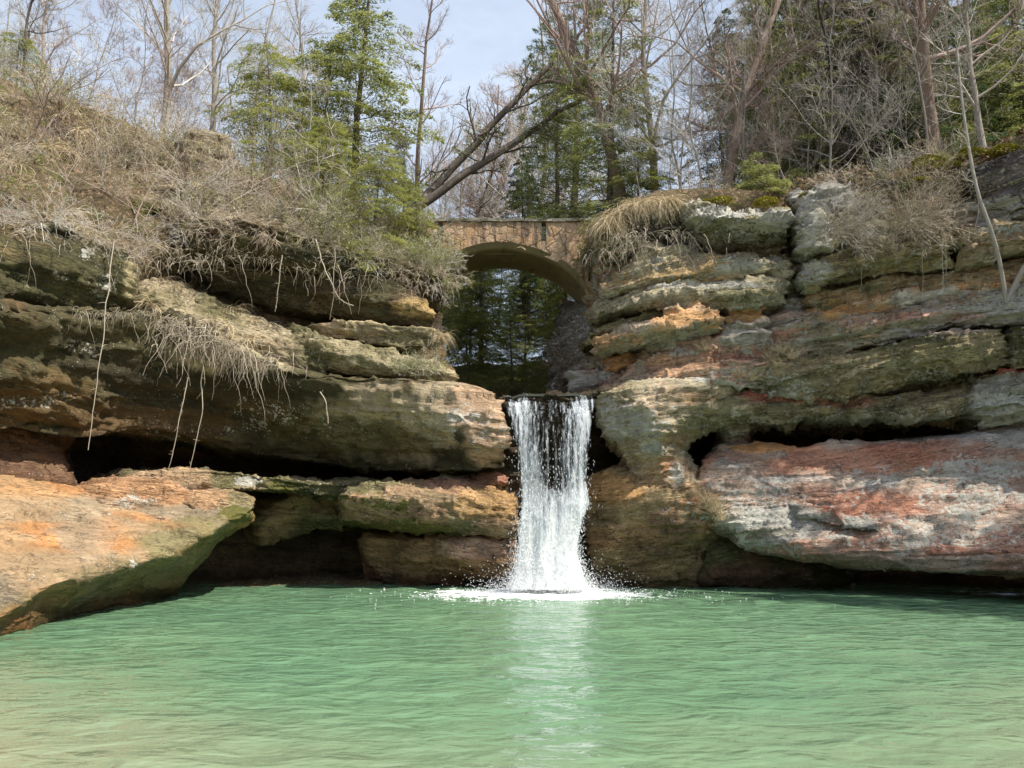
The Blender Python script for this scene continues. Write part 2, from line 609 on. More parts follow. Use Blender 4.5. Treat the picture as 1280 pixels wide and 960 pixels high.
ledge('rock_block', lc,
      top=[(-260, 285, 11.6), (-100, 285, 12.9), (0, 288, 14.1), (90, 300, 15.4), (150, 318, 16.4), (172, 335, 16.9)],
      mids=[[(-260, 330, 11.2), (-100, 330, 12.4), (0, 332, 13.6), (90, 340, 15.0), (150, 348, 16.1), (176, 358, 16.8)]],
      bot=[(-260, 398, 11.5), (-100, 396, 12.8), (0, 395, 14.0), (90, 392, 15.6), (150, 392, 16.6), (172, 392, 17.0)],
      back=LB, depth=3.4, rise=0.25, cols=[(0.06, 0.056, 0.026), (0.09, 0.08, 0.036), (0.07, 0.062, 0.03), (0.12, 0.09, 0.04)], lichen=0.06, moss=0.15, seed=12, A=(0.22, 0.05, 0.03), caps=(0, 0.5), key='UB',  # shade of the left wall darkens these base colours too
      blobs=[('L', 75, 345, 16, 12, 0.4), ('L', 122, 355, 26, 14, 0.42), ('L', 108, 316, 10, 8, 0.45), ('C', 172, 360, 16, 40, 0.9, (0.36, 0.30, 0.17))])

ledge('rock_ledge', lc,
      top=[(165, 342, 17.5), (230, 366, 18.1), (300, 392, 18.7), (360, 412, 18.9), (415, 436, 19.0)],
      mids=[[(162, 370, 17.0), (230, 392, 17.6), (300, 418, 18.1), (360, 436, 18.5), (420, 460, 18.7)]],
      bot=[(162, 400, 17.2), (230, 414, 17.7), (300, 442, 18.2), (360, 462, 18.5), (420, 476, 18.8)],
      back=LB, depth=2.6, rise=0.25, cols=[(0.34, 0.27, 0.17), (0.42, 0.35, 0.23), OLV], lichen=0.12, moss=0.22, seed=13, key='LS')

ledge('rock_ledge', lc,
      top=[(215, 272, 17.6), (300, 280, 18.0), (380, 300, 18.5), (450, 322, 19.1), (560, 350, 20.0)],
      bot=[(220, 305, 17.8), (300, 318, 18.3), (380, 330, 18.8), (450, 345, 19.3), (552, 372, 20.2)],
      back=LB, depth=3.0, rise=0.3, cols=[(0.06, 0.055, 0.028), (0.10, 0.085, 0.04), (0.11, 0.075, 0.04)], lichen=0.05, moss=0.15, seed=14, key='LA1')
ledge('rock_ledge', lc,
      top=[(250, 325, 19.2), (350, 336, 19.3), (440, 348, 19.25), (510, 365, 19.3), (546, 388, 19.6)],
      mids=[[(250, 345, 19.0), (350, 356, 19.1), (440, 370, 19.0), (510, 385, 19.1), (552, 398, 19.5)]],
      bot=[(260, 366, 19.6), (350, 380, 19.6), (440, 396, 19.5), (510, 408, 19.5), (548, 410, 19.8)],
      back=LB, depth=2.6, rise=0.1, cols=[(0.08, 0.07, 0.035), (0.13, 0.10, 0.05), (0.11, 0.075, 0.04)], lichen=0.04, moss=0.12, seed=15, key='LA2',
      blobs=[('C', 525, 385, 40, 14, 0.9, (0.46, 0.32, 0.14))])
ledge('rock_ledge', lc,
      top=[(388, 406, 19.1), (420, 402, 19.0), (480, 408, 19.0), (530, 412, 19.2), (556, 414, 19.5)],
      bot=[(392, 416, 19.2), (430, 424, 19.1), (490, 432, 19.1), (530, 434, 19.3), (556, 432, 19.6)],
      back=LB, depth=2.2, rise=0.06, cols=[(0.36, 0.30, 0.18), OLV, TAN], lichen=0.12, moss=0.25, seed=16, caps=(0.25, 0.25), A=(0.10, 0.06, 0.03), key='LB')
ledge('rock_ledge', lc,
      top=[(360, 402, 19.2), (400, 420, 18.8), (450, 432, 18.8), (505, 448, 18.9), (560, 462, 19.3), (578, 470, 19.6)],
      mids=[[(360, 425, 19.0), (400, 436, 18.55), (450, 446, 18.6), (505, 459, 18.8), (560, 468, 19.2), (578, 473, 19.5)]],
      bot=[(360, 446, 19.2), (400, 460, 18.9), (450, 468, 18.9), (505, 476, 19.0), (560, 480, 19.3), (578, 480, 19.6)],
      back=LB, depth=2.2, rise=0.1, cols=[(0.30, 0.25, 0.14), OLV, (0.38, 0.32, 0.20)], lichen=0.14, moss=0.25, seed=17, caps=(0.3, 0.3), A=(0.12, 0.07, 0.03), key='LC')
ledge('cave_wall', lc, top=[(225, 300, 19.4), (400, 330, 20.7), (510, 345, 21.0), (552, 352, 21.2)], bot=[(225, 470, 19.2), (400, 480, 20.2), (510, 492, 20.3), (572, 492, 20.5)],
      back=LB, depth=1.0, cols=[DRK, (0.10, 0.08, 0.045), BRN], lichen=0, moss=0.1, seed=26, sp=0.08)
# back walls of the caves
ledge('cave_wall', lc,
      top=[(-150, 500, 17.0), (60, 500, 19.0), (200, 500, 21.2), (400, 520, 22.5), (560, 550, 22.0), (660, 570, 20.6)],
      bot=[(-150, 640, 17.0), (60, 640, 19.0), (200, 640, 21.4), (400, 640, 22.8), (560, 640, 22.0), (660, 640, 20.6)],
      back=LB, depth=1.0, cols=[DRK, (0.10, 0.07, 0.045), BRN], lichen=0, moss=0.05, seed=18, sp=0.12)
ledge('rock_pillar', lc,
      top=[(-200, 505, 13.4), (-60, 505, 14.5), (20, 505, 15.6), (70, 520, 16.4), (100, 530, 17.0)],
      mids=[[(-200, 555, 13.6), (-60, 555, 14.7), (20, 555, 15.7), (60, 556, 16.4), (82, 560, 17.0)]],
      bot=[(-200, 612, 13.4), (-60, 610, 14.4), (20, 608, 15.3), (70, 610, 16.0), (105, 612, 16.6)],
      back=LB, depth=2.5, cols=[(0.20, 0.10, 0.055), (0.15, 0.085, 0.05), BRN], lichen=0.02, moss=0.08, seed=19, caps=(0, 0.5), A=(0.12, 0.05, 0.02))
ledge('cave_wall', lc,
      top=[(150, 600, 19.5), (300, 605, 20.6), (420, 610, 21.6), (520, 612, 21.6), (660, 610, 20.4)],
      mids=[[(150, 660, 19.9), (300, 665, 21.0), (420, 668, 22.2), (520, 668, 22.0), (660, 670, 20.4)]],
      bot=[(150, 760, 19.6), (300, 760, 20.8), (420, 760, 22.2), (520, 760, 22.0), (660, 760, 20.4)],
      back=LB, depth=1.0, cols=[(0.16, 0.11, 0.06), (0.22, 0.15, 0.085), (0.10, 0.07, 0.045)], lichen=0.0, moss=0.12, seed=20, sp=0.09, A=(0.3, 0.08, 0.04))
ledge('rock_ledge', lc, top=[(318, 640, 19.8), (350, 626, 20.0), (395, 622, 20.2), (440, 630, 20.4)], mids=[[(320, 655, 19.6), (350, 645, 19.8), (395, 642, 20.0), (440, 648, 20.3)]],
      bot=[(325, 690, 20.2), (350, 672, 20.4), (395, 664, 20.6), (440, 668, 20.8)], back=LB, depth=1.2, cols=[(0.30, 0.21, 0.12), (0.36, 0.23, 0.13), OLV], lichen=0.02, moss=0.08, seed=25, sp=0.06)
# shelf that floors the cave
ledge('rock_shelf', lc,
      top=[(150, 604, 16.9), (180, 597, 17.1), (240, 592, 17.5), (300, 594, 17.9), (365, 602, 18.5), (440, 606, 19.2), (520, 610, 19.8), (600, 610, 19.9)],
      bot=[(150, 620, 16.8), (180, 614, 17.0), (240, 613, 17.5), (300, 611, 17.9), (368, 612, 18.6), (440, 618, 19.4), (520, 620, 20.0), (600, 622, 20.0)],
      back=LB, depth=4.0, rise=0.1, cols=[(0.36, 0.25, 0.15), (0.33, 0.27, 0.18), OLV], lichen=0.12, moss=0.16, seed=21, A=(0.10, 0.05, 0.025), caps=(0.3, 0.3), key='SH',
      blobs=[('L', 310, 602, 24, 8, 0.55), ('M', 350, 606, 24, 9, 0.5), ('C', 480, 610, 120, 20, 0.9, DOLV), ('M', 280, 605, 16, 8, 0.3)])

# ---- foreground outcrop at the left
up = np.array((0, 0, 1.0))
crest = rail([(-260, 600, 11.0), (-120, 600, 12.6), (0, 598, 14.4), (50, 602, 15.2), (105, 612, 15.9), (160, 612, 16.6), (240, 616, 17.1), (290, 618, 17.3), (324, 624, 17.4)])
r2 = rail([(-260, 650, 10.2), (-120, 650, 11.7), (0, 642, 13.2), (60, 640, 14.2), (120, 640, 14.9), (180, 645, 15.7), (245, 640, 16.4), (290, 632, 16.8), (330, 628, 17.15)])
r3 = rail([(-260, 735, 9.0), (-120, 725, 10.5), (0, 705, 12.0), (60, 690, 13.0), (120, 680, 13.9), (185, 668, 14.9), (250, 653, 15.8), (290, 642, 16.3), (330, 632, 17.0)])
lip = rail([(-260, 830, 8.2), (-120, 800, 9.7), (0, 768, 11.0), (55, 735, 12.1), (110, 716, 13.0), (170, 704, 14.1), (230, 684, 15.2), (275, 662, 16.0), (328, 636, 17.0)])
r5 = rail([(-260, 850, 8.4), (-120, 815, 10.0), (0, 782, 11.3), (55, 752, 12.5), (110, 734, 13.4), (170, 722, 14.7), (225, 702, 15.9), (275, 670, 16.7), (330, 641, 17.5)])
wl = rail([(-260, 862, 8.7), (-120, 825, 10.3), (0, 797, 11.5), (55, 780, 12.8), (110, 764, 14.1), (170, 752, 15.7), (212, 744, 17.2), (240, 716, 17.9), (280, 676, 18.3), (330, 645, 18.4)])
bot = [p + (LB * 0.5 - up * 0.7 if i < 7 else LB * 2.5 + up * 0.1) for i, p in enumerate(wl)]
G = loft([[p + LB * 3.5 + up * 0.1 for p in crest], [p + LB * 0.4 + up * 0.03 for p in crest], crest, r2, r3, lip, r5, wl, bot], 0.042, (0, 0.45), 0.42,
         (0.13, 0.03, 0.015), 31, (0.03, 0), 4, 0.02, 0.0)
ROCKS['LF'] = G
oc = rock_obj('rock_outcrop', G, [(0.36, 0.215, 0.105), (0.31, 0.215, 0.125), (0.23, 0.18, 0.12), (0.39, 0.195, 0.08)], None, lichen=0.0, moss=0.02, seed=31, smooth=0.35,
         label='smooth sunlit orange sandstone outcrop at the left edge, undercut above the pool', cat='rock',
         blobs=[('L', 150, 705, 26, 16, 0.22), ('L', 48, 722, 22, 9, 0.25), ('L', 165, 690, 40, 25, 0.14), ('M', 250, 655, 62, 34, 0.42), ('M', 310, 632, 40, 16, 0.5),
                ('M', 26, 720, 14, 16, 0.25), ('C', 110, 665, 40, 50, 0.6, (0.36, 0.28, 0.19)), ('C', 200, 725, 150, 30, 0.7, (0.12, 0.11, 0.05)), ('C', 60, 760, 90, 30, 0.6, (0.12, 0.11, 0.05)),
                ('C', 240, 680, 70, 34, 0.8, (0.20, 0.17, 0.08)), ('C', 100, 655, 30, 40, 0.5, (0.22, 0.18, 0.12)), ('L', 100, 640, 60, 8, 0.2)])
ledge('rock_slab', oc,
      top=[(92, 622, 15.35), (120, 612, 15.65), (165, 603, 16.15), (210, 606, 16.55), (232, 616, 16.75), (240, 626, 16.85)],
      bot=[(96, 630, 15.2), (120, 636, 15.4), (160, 639, 15.8), (200, 639, 16.2), (225, 638, 16.5), (240, 635, 16.8)],
      back=LB, depth=1.6, rise=0.05, cols=[(0.37, 0.21, 0.11), (0.32, 0.22, 0.14)], lichen=0.1, moss=0.0, seed=32, A=(0.08, 0.05, 0.02), caps=(0.25, 0.25),
      blobs=[('L', 175, 628, 34, 8, 0.45)])

for t, b, sd_ in (([(100, 634, 15.15), (140, 645, 15.35), (180, 650, 15.75), (220, 652, 16.15), (236, 648, 16.4)], [(108, 641, 15.05), (140, 662, 15.2), (180, 668, 15.55), (215, 664, 16.0), (234, 654, 16.3)], 33),
                  ([(225, 620, 16.75), (262, 616, 17.0), (300, 619, 17.2), (326, 626, 17.3)], [(228, 632, 16.55), (262, 640, 16.6), (300, 640, 16.85), (324, 634, 17.05)], 34)):
    t, b = [(q[0], q[1], q[2] - 0.14) for q in t], [(q[0], q[1], q[2] - 0.10) for q in b]
    ledge('rock_slab', oc, t, b, back=LB, depth=1.2, rise=0.04, cols=[(0.36, 0.22, 0.12), (0.30, 0.21, 0.13), (0.26, 0.21, 0.11)], lichen=0.12, moss=0.22 if sd_ == 34 else -0.05, seed=sd_, A=(0.06, 0.03, 0.02), caps=(0.25, 0.2), blk=0.02)
# ---- boulders left of the fall
b1 = rock_obj('boulder', loft([rail([(425, 612, 20.4), (520, 600, 20.4), (600, 596, 20.2), (655, 612, 20.0)]),
                          rail([(422, 624, 18.9), (450, 612, 18.9), (510, 604, 19.0), (570, 600, 19.0), (615, 606, 18.8), (652, 626, 18.6)]),
                          rail([(419, 632, 18.6), (455, 622, 18.4), (510, 622, 18.25), (570, 622, 18.2), (620, 632, 18.2), (652, 645, 18.3)]),
                          rail([(420, 640, 18.7), (455, 645, 18.4), (510, 650, 18.3), (570, 655, 18.25), (620, 660, 18.25), (652, 664, 18.4)]),
                          rail([(424, 646, 19.2), (455, 658, 19.2), (510, 668, 19.1), (570, 672, 18.9), (620, 676, 18.8), (652, 678, 18.8)]),
                          rail([(424, 648, 20.6), (520, 668, 20.6), (600, 674, 20.2), (655, 676, 20.0)])], 0.045, (0.4, 0.3), 0.36, (0.16, 0.06, 0.03), 41),
              [(0.36, 0.25, 0.15), (0.32, 0.20, 0.12), OLV, (0.40, 0.24, 0.14)], None, lichen=0.12, moss=0.16, seed=41,
              label='rounded mossy boulder jutting out just left of the waterfall, dark underneath', cat='boulder',
              blobs=[('C', 610, 628, 40, 24, 0.8, (0.42, 0.26, 0.11)), ('M', 470, 625, 60, 18, 0.35), ('M', 500, 662, 80, 14, 0.4), ('C', 560, 604, 70, 6, 0.6, PINK)])
ROCKS['B1'] = None
b2 = rock_obj('boulder', loft([rail([(445, 660, 20.8), (540, 660, 20.6), (650, 660, 20.2)]),
                          rail([(448, 668, 19.9), (500, 672, 19.6), (545, 674, 19.2), (600, 674, 18.9), (652, 676, 18.8)]),
                          rail([(452, 690, 19.9), (500, 700, 19.5), (560, 690, 18.9), (600, 690, 18.7), (652, 695, 18.7)]),
                          rail([(458, 715, 20.0), (500, 716, 19.6), (560, 708, 19.2), (600, 708, 18.9), (652, 712, 18.9)]),
                          rail([(460, 730, 20.2), (500, 729, 19.9), (560, 728, 19.6), (600, 727, 19.4), (652, 728, 19.2)]),
                          rail([(460, 745, 20.6), (500, 745, 20.4), (560, 745, 20.2), (600, 745, 20.0), (652, 745, 19.8)])], 0.05, (0.35, 0.3), 0.36, (0.16, 0.06, 0.03), 42),
              [(0.30, 0.18, 0.09), (0.24, 0.15, 0.08), (0.36, 0.20, 0.10)], None, lichen=0.02, moss=0.1, seed=42,
              label='low brown rock at the waterline under the mossy boulder', cat='boulder',
              blobs=[('C', 595, 686, 55, 14, 0.9, (0.44, 0.28, 0.20)), ('L', 600, 684, 45, 9, 0.2)])
b3 = rock_obj('rock', loft([rail([(586, 596, 20.0), (610, 590, 20.0), (640, 594, 20)]), rail([(583, 604, 19.3), (600, 592, 19.3), (625, 588, 19.2), (642, 596, 19.1)]),
                       rail([(583, 612, 19.2), (605, 606, 19.0), (625, 604, 18.9), (642, 610, 19.0)]), rail([(586, 618, 19.8), (610, 618, 19.8), (640, 618, 19.8)])],
                       0.04, (0.2, 0.2), 0.4, (0.08, 0.04, 0.03), 43), [(0.38, 0.22, 0.12), PINK, BRN], None, seed=43, lichen=0.08, moss=0.05,
              label='small reddish rock on top of the boulder, under the overhang beside the waterfall', cat='rock')
# wall behind the fall
fw = rock_obj('rock_wall', loft([rail([(560, 560, 21), (640, 505, 20.5), (690, 497, 20.5), (760, 500, 20.5)]),
                           rail([(575, 570, 19.6), (626, 497, 18.6), (640, 500, 18.58), (655, 494, 18.6), (672, 498, 18.55), (690, 493, 18.6), (712, 499, 18.55), (730, 495, 18.6), (755, 490, 18.6)]),
                           rail([(580, 600, 19.8), (636, 530, 18.75), (690, 530, 19.2), (770, 525, 20.8)]),
                           rail([(580, 630, 19.6), (640, 590, 19.2), (690, 590, 19.8), (790, 585, 21.6)]),
                           rail([(580, 680, 19.4), (640, 660, 18.9), (690, 650, 18.8), (790, 640, 20.0)]),
                           rail([(580, 750, 19.6), (640, 750, 19.2), (690, 750, 19.0), (790, 750, 20.0)])], 0.06, (0, 0), 0.4, (0.16, 0.06, 0.03), 44),
              [(0.10, 0.075, 0.045), (0.12, 0.08, 0.045), (0.07, 0.06, 0.035)], None, lichen=0, moss=0.05, seed=44, wet=0.8,
              label='dark wet rock wall behind the falling water', cat='rock wall')

# ---- right pier, base and slab
PIER = [rail([(760, 478, 20.2), (800, 470, 20.4), (860, 462, 20.6), (930, 462, 20.2)]),
                           rail([(752, 492, 18.9), (790, 478, 18.5), (840, 472, 18.4), (890, 468, 18.5), (925, 474, 18.8)]),
                           rail([(750, 506, 18.6), (790, 495, 17.9), (835, 490, 17.7), (880, 486, 18.0), (918, 492, 18.7)]),
                           rail([(758, 530, 18.6), (795, 525, 17.9), (835, 522, 17.7), (872, 515, 18.1), (905, 512, 18.9)]),
                           rail([(776, 556, 18.7), (800, 555, 18.1), (828, 554, 17.9), (855, 540, 18.4), (880, 535, 19.1)]),
                           rail([(786, 574, 18.8), (805, 575, 18.3), (828, 576, 18.1), (845, 565, 18.5), (856, 558, 19.2)]),
                           rail([(790, 592, 18.8), (810, 596, 18.4), (835, 598, 18.2), (856, 592, 18.4), (866, 588, 19.1)]),
                           rail([(788, 606, 18.9), (812, 614, 18.4), (840, 618, 18.2), (866, 612, 18.3), (884, 606, 19.0)]),
                           rail([(788, 620, 20.0), (812, 626, 19.8), (840, 630, 19.6), (866, 625, 19.6), (890, 620, 20.0)])]
PR = []
for r in PIER:
    l, q = r[0], r[-1]
    PR.append([l + np.array((0.12, 1.9, 0.05)), l + np.array((0.03, 0.35, 0))] + r + [q + np.array((0.02, 0.35, 0)), q + np.array((0.22, 1.7, 0.05))])
rp = rock_obj('rock_pier', loft(PR, 0.042, (0, 0), 0.42, (0.10, 0.04, 0.035), 51, freq=5, blk=0.05),
              [(0.36, 0.31, 0.21), (0.40, 0.32, 0.22), (0.26, 0.22, 0.13), (0.40, 0.27, 0.16)], None, lichen=0.26, moss=0.02, seed=51, gain=1.25,
              label='lichen-spotted rock pier right of the waterfall, narrowing to a waist', cat='rock pier',
              blobs=[('L', 800, 535, 40, 30, 0.35), ('L', 760, 515, 16, 22, 0.3), ('L', 815, 560, 26, 12, 0.4), ('L', 890, 470, 28, 7, 0.6), ('C', 880, 525, 36, 26, 0.8, (0.22, 0.21, 0.12)),
                     ('C', 830, 505, 30, 25, 0.5, (0.42, 0.30, 0.20)), ('C', 835, 585, 14, 10, 0.7, (0.32, 0.15, 0.08)), ('L', 848, 590, 10, 26, 0.4)])
ROCKS['RP'] = None
G = loft([rail([(728, 602, 20.6), (790, 592, 20.6), (850, 596, 20.4), (905, 610, 20.2)]),
                           rail([(728, 610, 19.0), (780, 594, 18.9), (840, 600, 18.6), (880, 612, 18.5), (908, 628, 18.6)]),
                           rail([(724, 635, 18.7), (770, 625, 18.3), (830, 626, 18.0), (878, 632, 18.0), (910, 645, 18.4)]),
                           rail([(726, 665, 18.8), (770, 662, 18.4), (830, 660, 18.2), (870, 655, 18.3), (905, 662, 18.7)]),
                           rail([(728, 695, 19.1), (770, 692, 18.7), (830, 692, 18.6), (868, 686, 18.8), (900, 690, 19.1)]),
                           rail([(730, 727, 19.7), (770, 728, 19.4), (830, 729, 19.2), (868, 729, 19.3), (900, 729, 19.5)]),
                           rail([(730, 745, 20.0), (770, 745, 19.8), (830, 745, 19.8), (868, 745, 19.8), (900, 745, 20.0)])],
                           0.045, (0.3, 0.3), 0.4, (0.17, 0.06, 0.035), 52, freq=3)
ROCKS['RBASE'] = G
rb = rock_obj('boulder', G,
              [(0.26, 0.19, 0.10), (0.32, 0.20, 0.10), (0.17, 0.12, 0.07), (0.30, 0.17, 0.09)], None, gain=1.25, lichen=0.06, moss=0.1, seed=52,
              label='big brown wet boulder at the right foot of the waterfall', cat='boulder',
              blobs=[('C', 760, 610, 45, 20, 0.8, (0.42, 0.24, 0.09)), ('C', 830, 680, 60, 40, 0.5, (0.15, 0.09, 0.06)), ('W', 745, 650, 30, 40, 0.7), ('L', 860, 640, 40, 18, 0.3), ('M', 820, 655, 60, 16, 0.3)])

RLt = [(880, 572, 19.3), (905, 556, 19.3), (940, 556, 19.2), (1000, 560, 18.9), (1100, 556, 18.4), (1200, 545, 17.9), (1290, 530, 17.4), (1420, 515, 16.6), (1600, 500, 15.4)]
G = loft([[p + RB_ * 3.5 + up * 0.05 for p in rail(RLt)], rail(RLt),
          rail([(868, 590, 18.8), (910, 586, 18.65), (950, 590, 18.5), (1010, 595, 18.2), (1100, 600, 17.75), (1200, 595, 17.2), (1290, 585, 16.65), (1420, 580, 15.5), (1600, 570, 14.2)]),
          rail([(866, 625, 18.45), (910, 625, 18.25), (955, 632, 18.1), (1015, 640, 17.75), (1100, 645, 17.25), (1200, 645, 16.65), (1290, 640, 16.0), (1420, 640, 14.9), (1600, 640, 13.5)]),
          rail([(878, 645, 18.4), (912, 655, 18.1), (955, 668, 17.8), (1015, 685, 17.3), (1100, 690, 16.8), (1200, 695, 16.1), (1290, 695, 15.3), (1420, 700, 14.4), (1600, 710, 13.0)]),
          rail([(882, 655, 18.7), (915, 672, 18.5), (955, 690, 18.2), (1015, 704, 17.7), (1100, 710, 17.1), (1200, 714, 16.3), (1290, 720, 15.4), (1420, 726, 14.5), (1600, 740, 13.1)]),
          rail([(885, 658, 20.2), (915, 672, 20.2), (955, 690, 20.2), (1015, 703, 20.0), (1100, 706, 19.4), (1200, 708, 18.6), (1290, 712, 17.8), (1420, 720, 16.8), (1600, 735, 15.2)])],
         0.045, (0.15, 0), 0.28, (0.12, 0.03, 0.03), 53, (0.05, 0), 5, 0.025, 0.025)
ROCKS['RL'] = G
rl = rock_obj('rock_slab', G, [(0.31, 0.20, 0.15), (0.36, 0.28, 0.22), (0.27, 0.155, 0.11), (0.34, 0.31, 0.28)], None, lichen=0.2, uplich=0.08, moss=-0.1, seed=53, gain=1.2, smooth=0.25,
              label='long sloping pinkish rock slab crusted with grey lichen, above the right side of the pool', cat='rock slab',
              blobs=[('L', 930, 630, 80, 34, 0.30), ('L', 1220, 600, 90, 40, 0.34), ('L', 1010, 650, 120, 20, 0.12), ('L', 1180, 670, 140, 22, 0.25), ('L', 1090, 605, 50, 22, 0.16), ('L', 960, 690, 60, 16, 0.2),
                     ('C', 960, 560, 60, 8, 0.9, ORA), ('C', 1080, 575, 150, 18, 0.85, (0.42, 0.19, 0.12)), ('C', 1090, 630, 70, 22, 0.8, (0.36, 0.16, 0.10)), ('C', 1180, 565, 100, 14, 0.6, RED),
                     ('C', 930, 665, 60, 10, 0.7, DOLV), ('C', 1120, 700, 120, 12, 0.5, (0.30, 0.26, 0.20)), ('C', 1000, 690, 30, 14, 0.7, (0.40, 0.20, 0.13))])
for nm, t, b, c, s in (('rock_ledge', [(925, 664, 18.15), (970, 668, 17.9), (1040, 680, 17.3), (1120, 684, 16.75), (1220, 688, 15.95), (1300, 690, 15.2), (1400, 694, 14.5)],
                        [(925, 676, 18.2), (970, 682, 17.9), (1040, 694, 17.4), (1120, 698, 16.85), (1220, 703, 16.0), (1300, 706, 15.3), (1400, 710, 14.6)], [(0.38, 0.33, 0.27), GRY, PINK], 54),
                       ('rock_ledge', [(990, 634, 17.75), (1040, 640, 17.4), (1070, 650, 17.15), (1110, 654, 16.9)], [(990, 642, 17.7), (1040, 656, 17.3), (1080, 664, 17.0), (1110, 664, 16.9)], [RED, PINK, GRY], 55)):
    ledge(nm, rl, t, b, back=RB_, depth=1.2, rise=0.06, cols=c, lichen=0.3, moss=-0.1, seed=s, A=(0.07, 0.05, 0.03), caps=(0.3, 0.3), sp=0.045)
ledge('rock_foot', rl,
      top=[(868, 680, 19.2), (900, 672, 19.0), (960, 684, 18.9), (1010, 694, 18.8), (1062, 704, 18.9)],
      mids=[[(866, 700, 19.0), (900, 695, 18.7), (960, 704, 18.7), (1010, 712, 18.7), (1068, 718, 18.9)]],
      bot=[(862, 731, 19.3), (900, 730, 19.1), (960, 731, 19.0), (1010, 732, 19.0), (1075, 735, 19.1)],
      back=RB_, depth=2.0, under=-0.3, cols=[(0.12, 0.08, 0.045), (0.17, 0.10, 0.06), DOLV], lichen=0.02, moss=0.2, seed=56)
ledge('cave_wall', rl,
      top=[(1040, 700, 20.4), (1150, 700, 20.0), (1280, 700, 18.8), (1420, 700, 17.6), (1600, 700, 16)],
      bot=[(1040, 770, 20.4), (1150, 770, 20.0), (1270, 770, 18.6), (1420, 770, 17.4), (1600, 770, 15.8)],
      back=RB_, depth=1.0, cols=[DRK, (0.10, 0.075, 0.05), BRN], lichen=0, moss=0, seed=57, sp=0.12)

# ---- right cliff
rc = link('cliff', None, label='layered sandstone cliff right of the waterfall with a dark slot along its foot', cat='cliff')
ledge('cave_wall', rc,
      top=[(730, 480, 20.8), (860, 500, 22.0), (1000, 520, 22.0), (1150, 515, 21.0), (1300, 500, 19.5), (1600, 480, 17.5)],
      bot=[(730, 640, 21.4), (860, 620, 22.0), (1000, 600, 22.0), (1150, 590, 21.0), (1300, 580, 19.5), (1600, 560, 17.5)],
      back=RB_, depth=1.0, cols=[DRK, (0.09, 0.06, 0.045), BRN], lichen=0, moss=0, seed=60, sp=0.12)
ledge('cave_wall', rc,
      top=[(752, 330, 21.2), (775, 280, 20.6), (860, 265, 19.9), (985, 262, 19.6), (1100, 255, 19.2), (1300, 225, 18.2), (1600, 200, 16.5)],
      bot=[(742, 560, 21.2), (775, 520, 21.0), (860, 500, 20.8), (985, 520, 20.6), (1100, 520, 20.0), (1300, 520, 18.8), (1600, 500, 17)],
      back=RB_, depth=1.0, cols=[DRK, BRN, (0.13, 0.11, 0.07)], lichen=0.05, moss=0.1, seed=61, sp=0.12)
ledge('rock_pillar', rc, top=[(898, 530, 19.4), (920, 534, 19.2), (948, 532, 19.4)], bot=[(890, 580, 19.0), (915, 576, 18.9), (948, 566, 19.2)],
      mids=[[(906, 550, 19.5), (920, 552, 19.3), (936, 550, 19.5)]], back=RB_, depth=1.2, cols=[(0.30, 0.22, 0.15), GRY, BRN], lichen=0.15, moss=0, seed=62, sp=0.04, A=(0.06, 0.03, 0.02), caps=(0.15, 0.15))

GREEN_OLV = (0.22, 0.185, 0.105)
FACES = [
    [[(742, 278, 19.9), (800, 264, 19.2), (870, 262, 18.9), (986, 270, 18.6)], [(745, 330, 19.6), (800, 318, 19.1), (870, 316, 18.8), (986, 318, 18.65)],
     [(740, 365, 19.5), (800, 350, 18.95), (870, 350, 18.6), (986, 350, 18.6)], [(735, 400, 19.5), (800, 385, 18.95), (870, 380, 18.5), (985, 385, 18.65)],
     [(738, 440, 19.5), (800, 440, 19.0), (870, 435, 18.6), (985, 440, 18.55)], [(735, 494, 19.7), (800, 492, 19.0), (870, 490, 18.6), (985, 494, 18.6)]],
    [[(994, 262, 18.7), (1080, 268, 18.5), (1210, 250, 17.7), (1300, 240, 17.0), (1600, 225, 15.3)], [(994, 330, 18.6), (1080, 310, 18.25), (1200, 300, 17.5), (1300, 290, 16.8), (1600, 280, 15.0)],
     [(994, 400, 18.7), (1080, 380, 18.3), (1200, 360, 17.6), (1300, 345, 16.95), (1600, 330, 15.1)], [(975, 450, 18.6), (1080, 430, 18.2), (1200, 405, 17.4), (1300, 400, 16.85), (1600, 390, 15.1)],
     [(945, 495, 18.75), (1080, 485, 18.4), (1200, 465, 17.65), (1300, 465, 17.1), (1600, 450, 15.4)], [(930, 520, 19.2), (1080, 518, 18.9), (1200, 508, 18.2), (1300, 510, 17.6), (1600, 500, 15.9)]],
]
for i, fr in enumerate(FACES):
    rr = [rail(x) for x in fr]
    rr = [[p + RB_ * 0.5 for p in r] for r in rr]
    rr = [[p + RB_ * 2.5 for p in rr[0]]] + rr + [[p + RB_ * 2.5 for p in rr[-1]]]
    G = loft(rr, 0.036, (0.1, 0.1 if i == 0 else 0), 0.3, (0.16, 0.13, 0.05), 160 + i, (0.15, 0), 4.5, 0.11, 0.09)
    ROCKS['FACE%d' % i] = G
    rock_obj('rock_face', G, [(0.27, 0.21, 0.13), OLV, (0.32, 0.22, 0.13), (0.33, 0.30, 0.25)], rc, lichen=0.2, uplich=0.4, moss=0.08, seed=160 + i, gain=1.25)
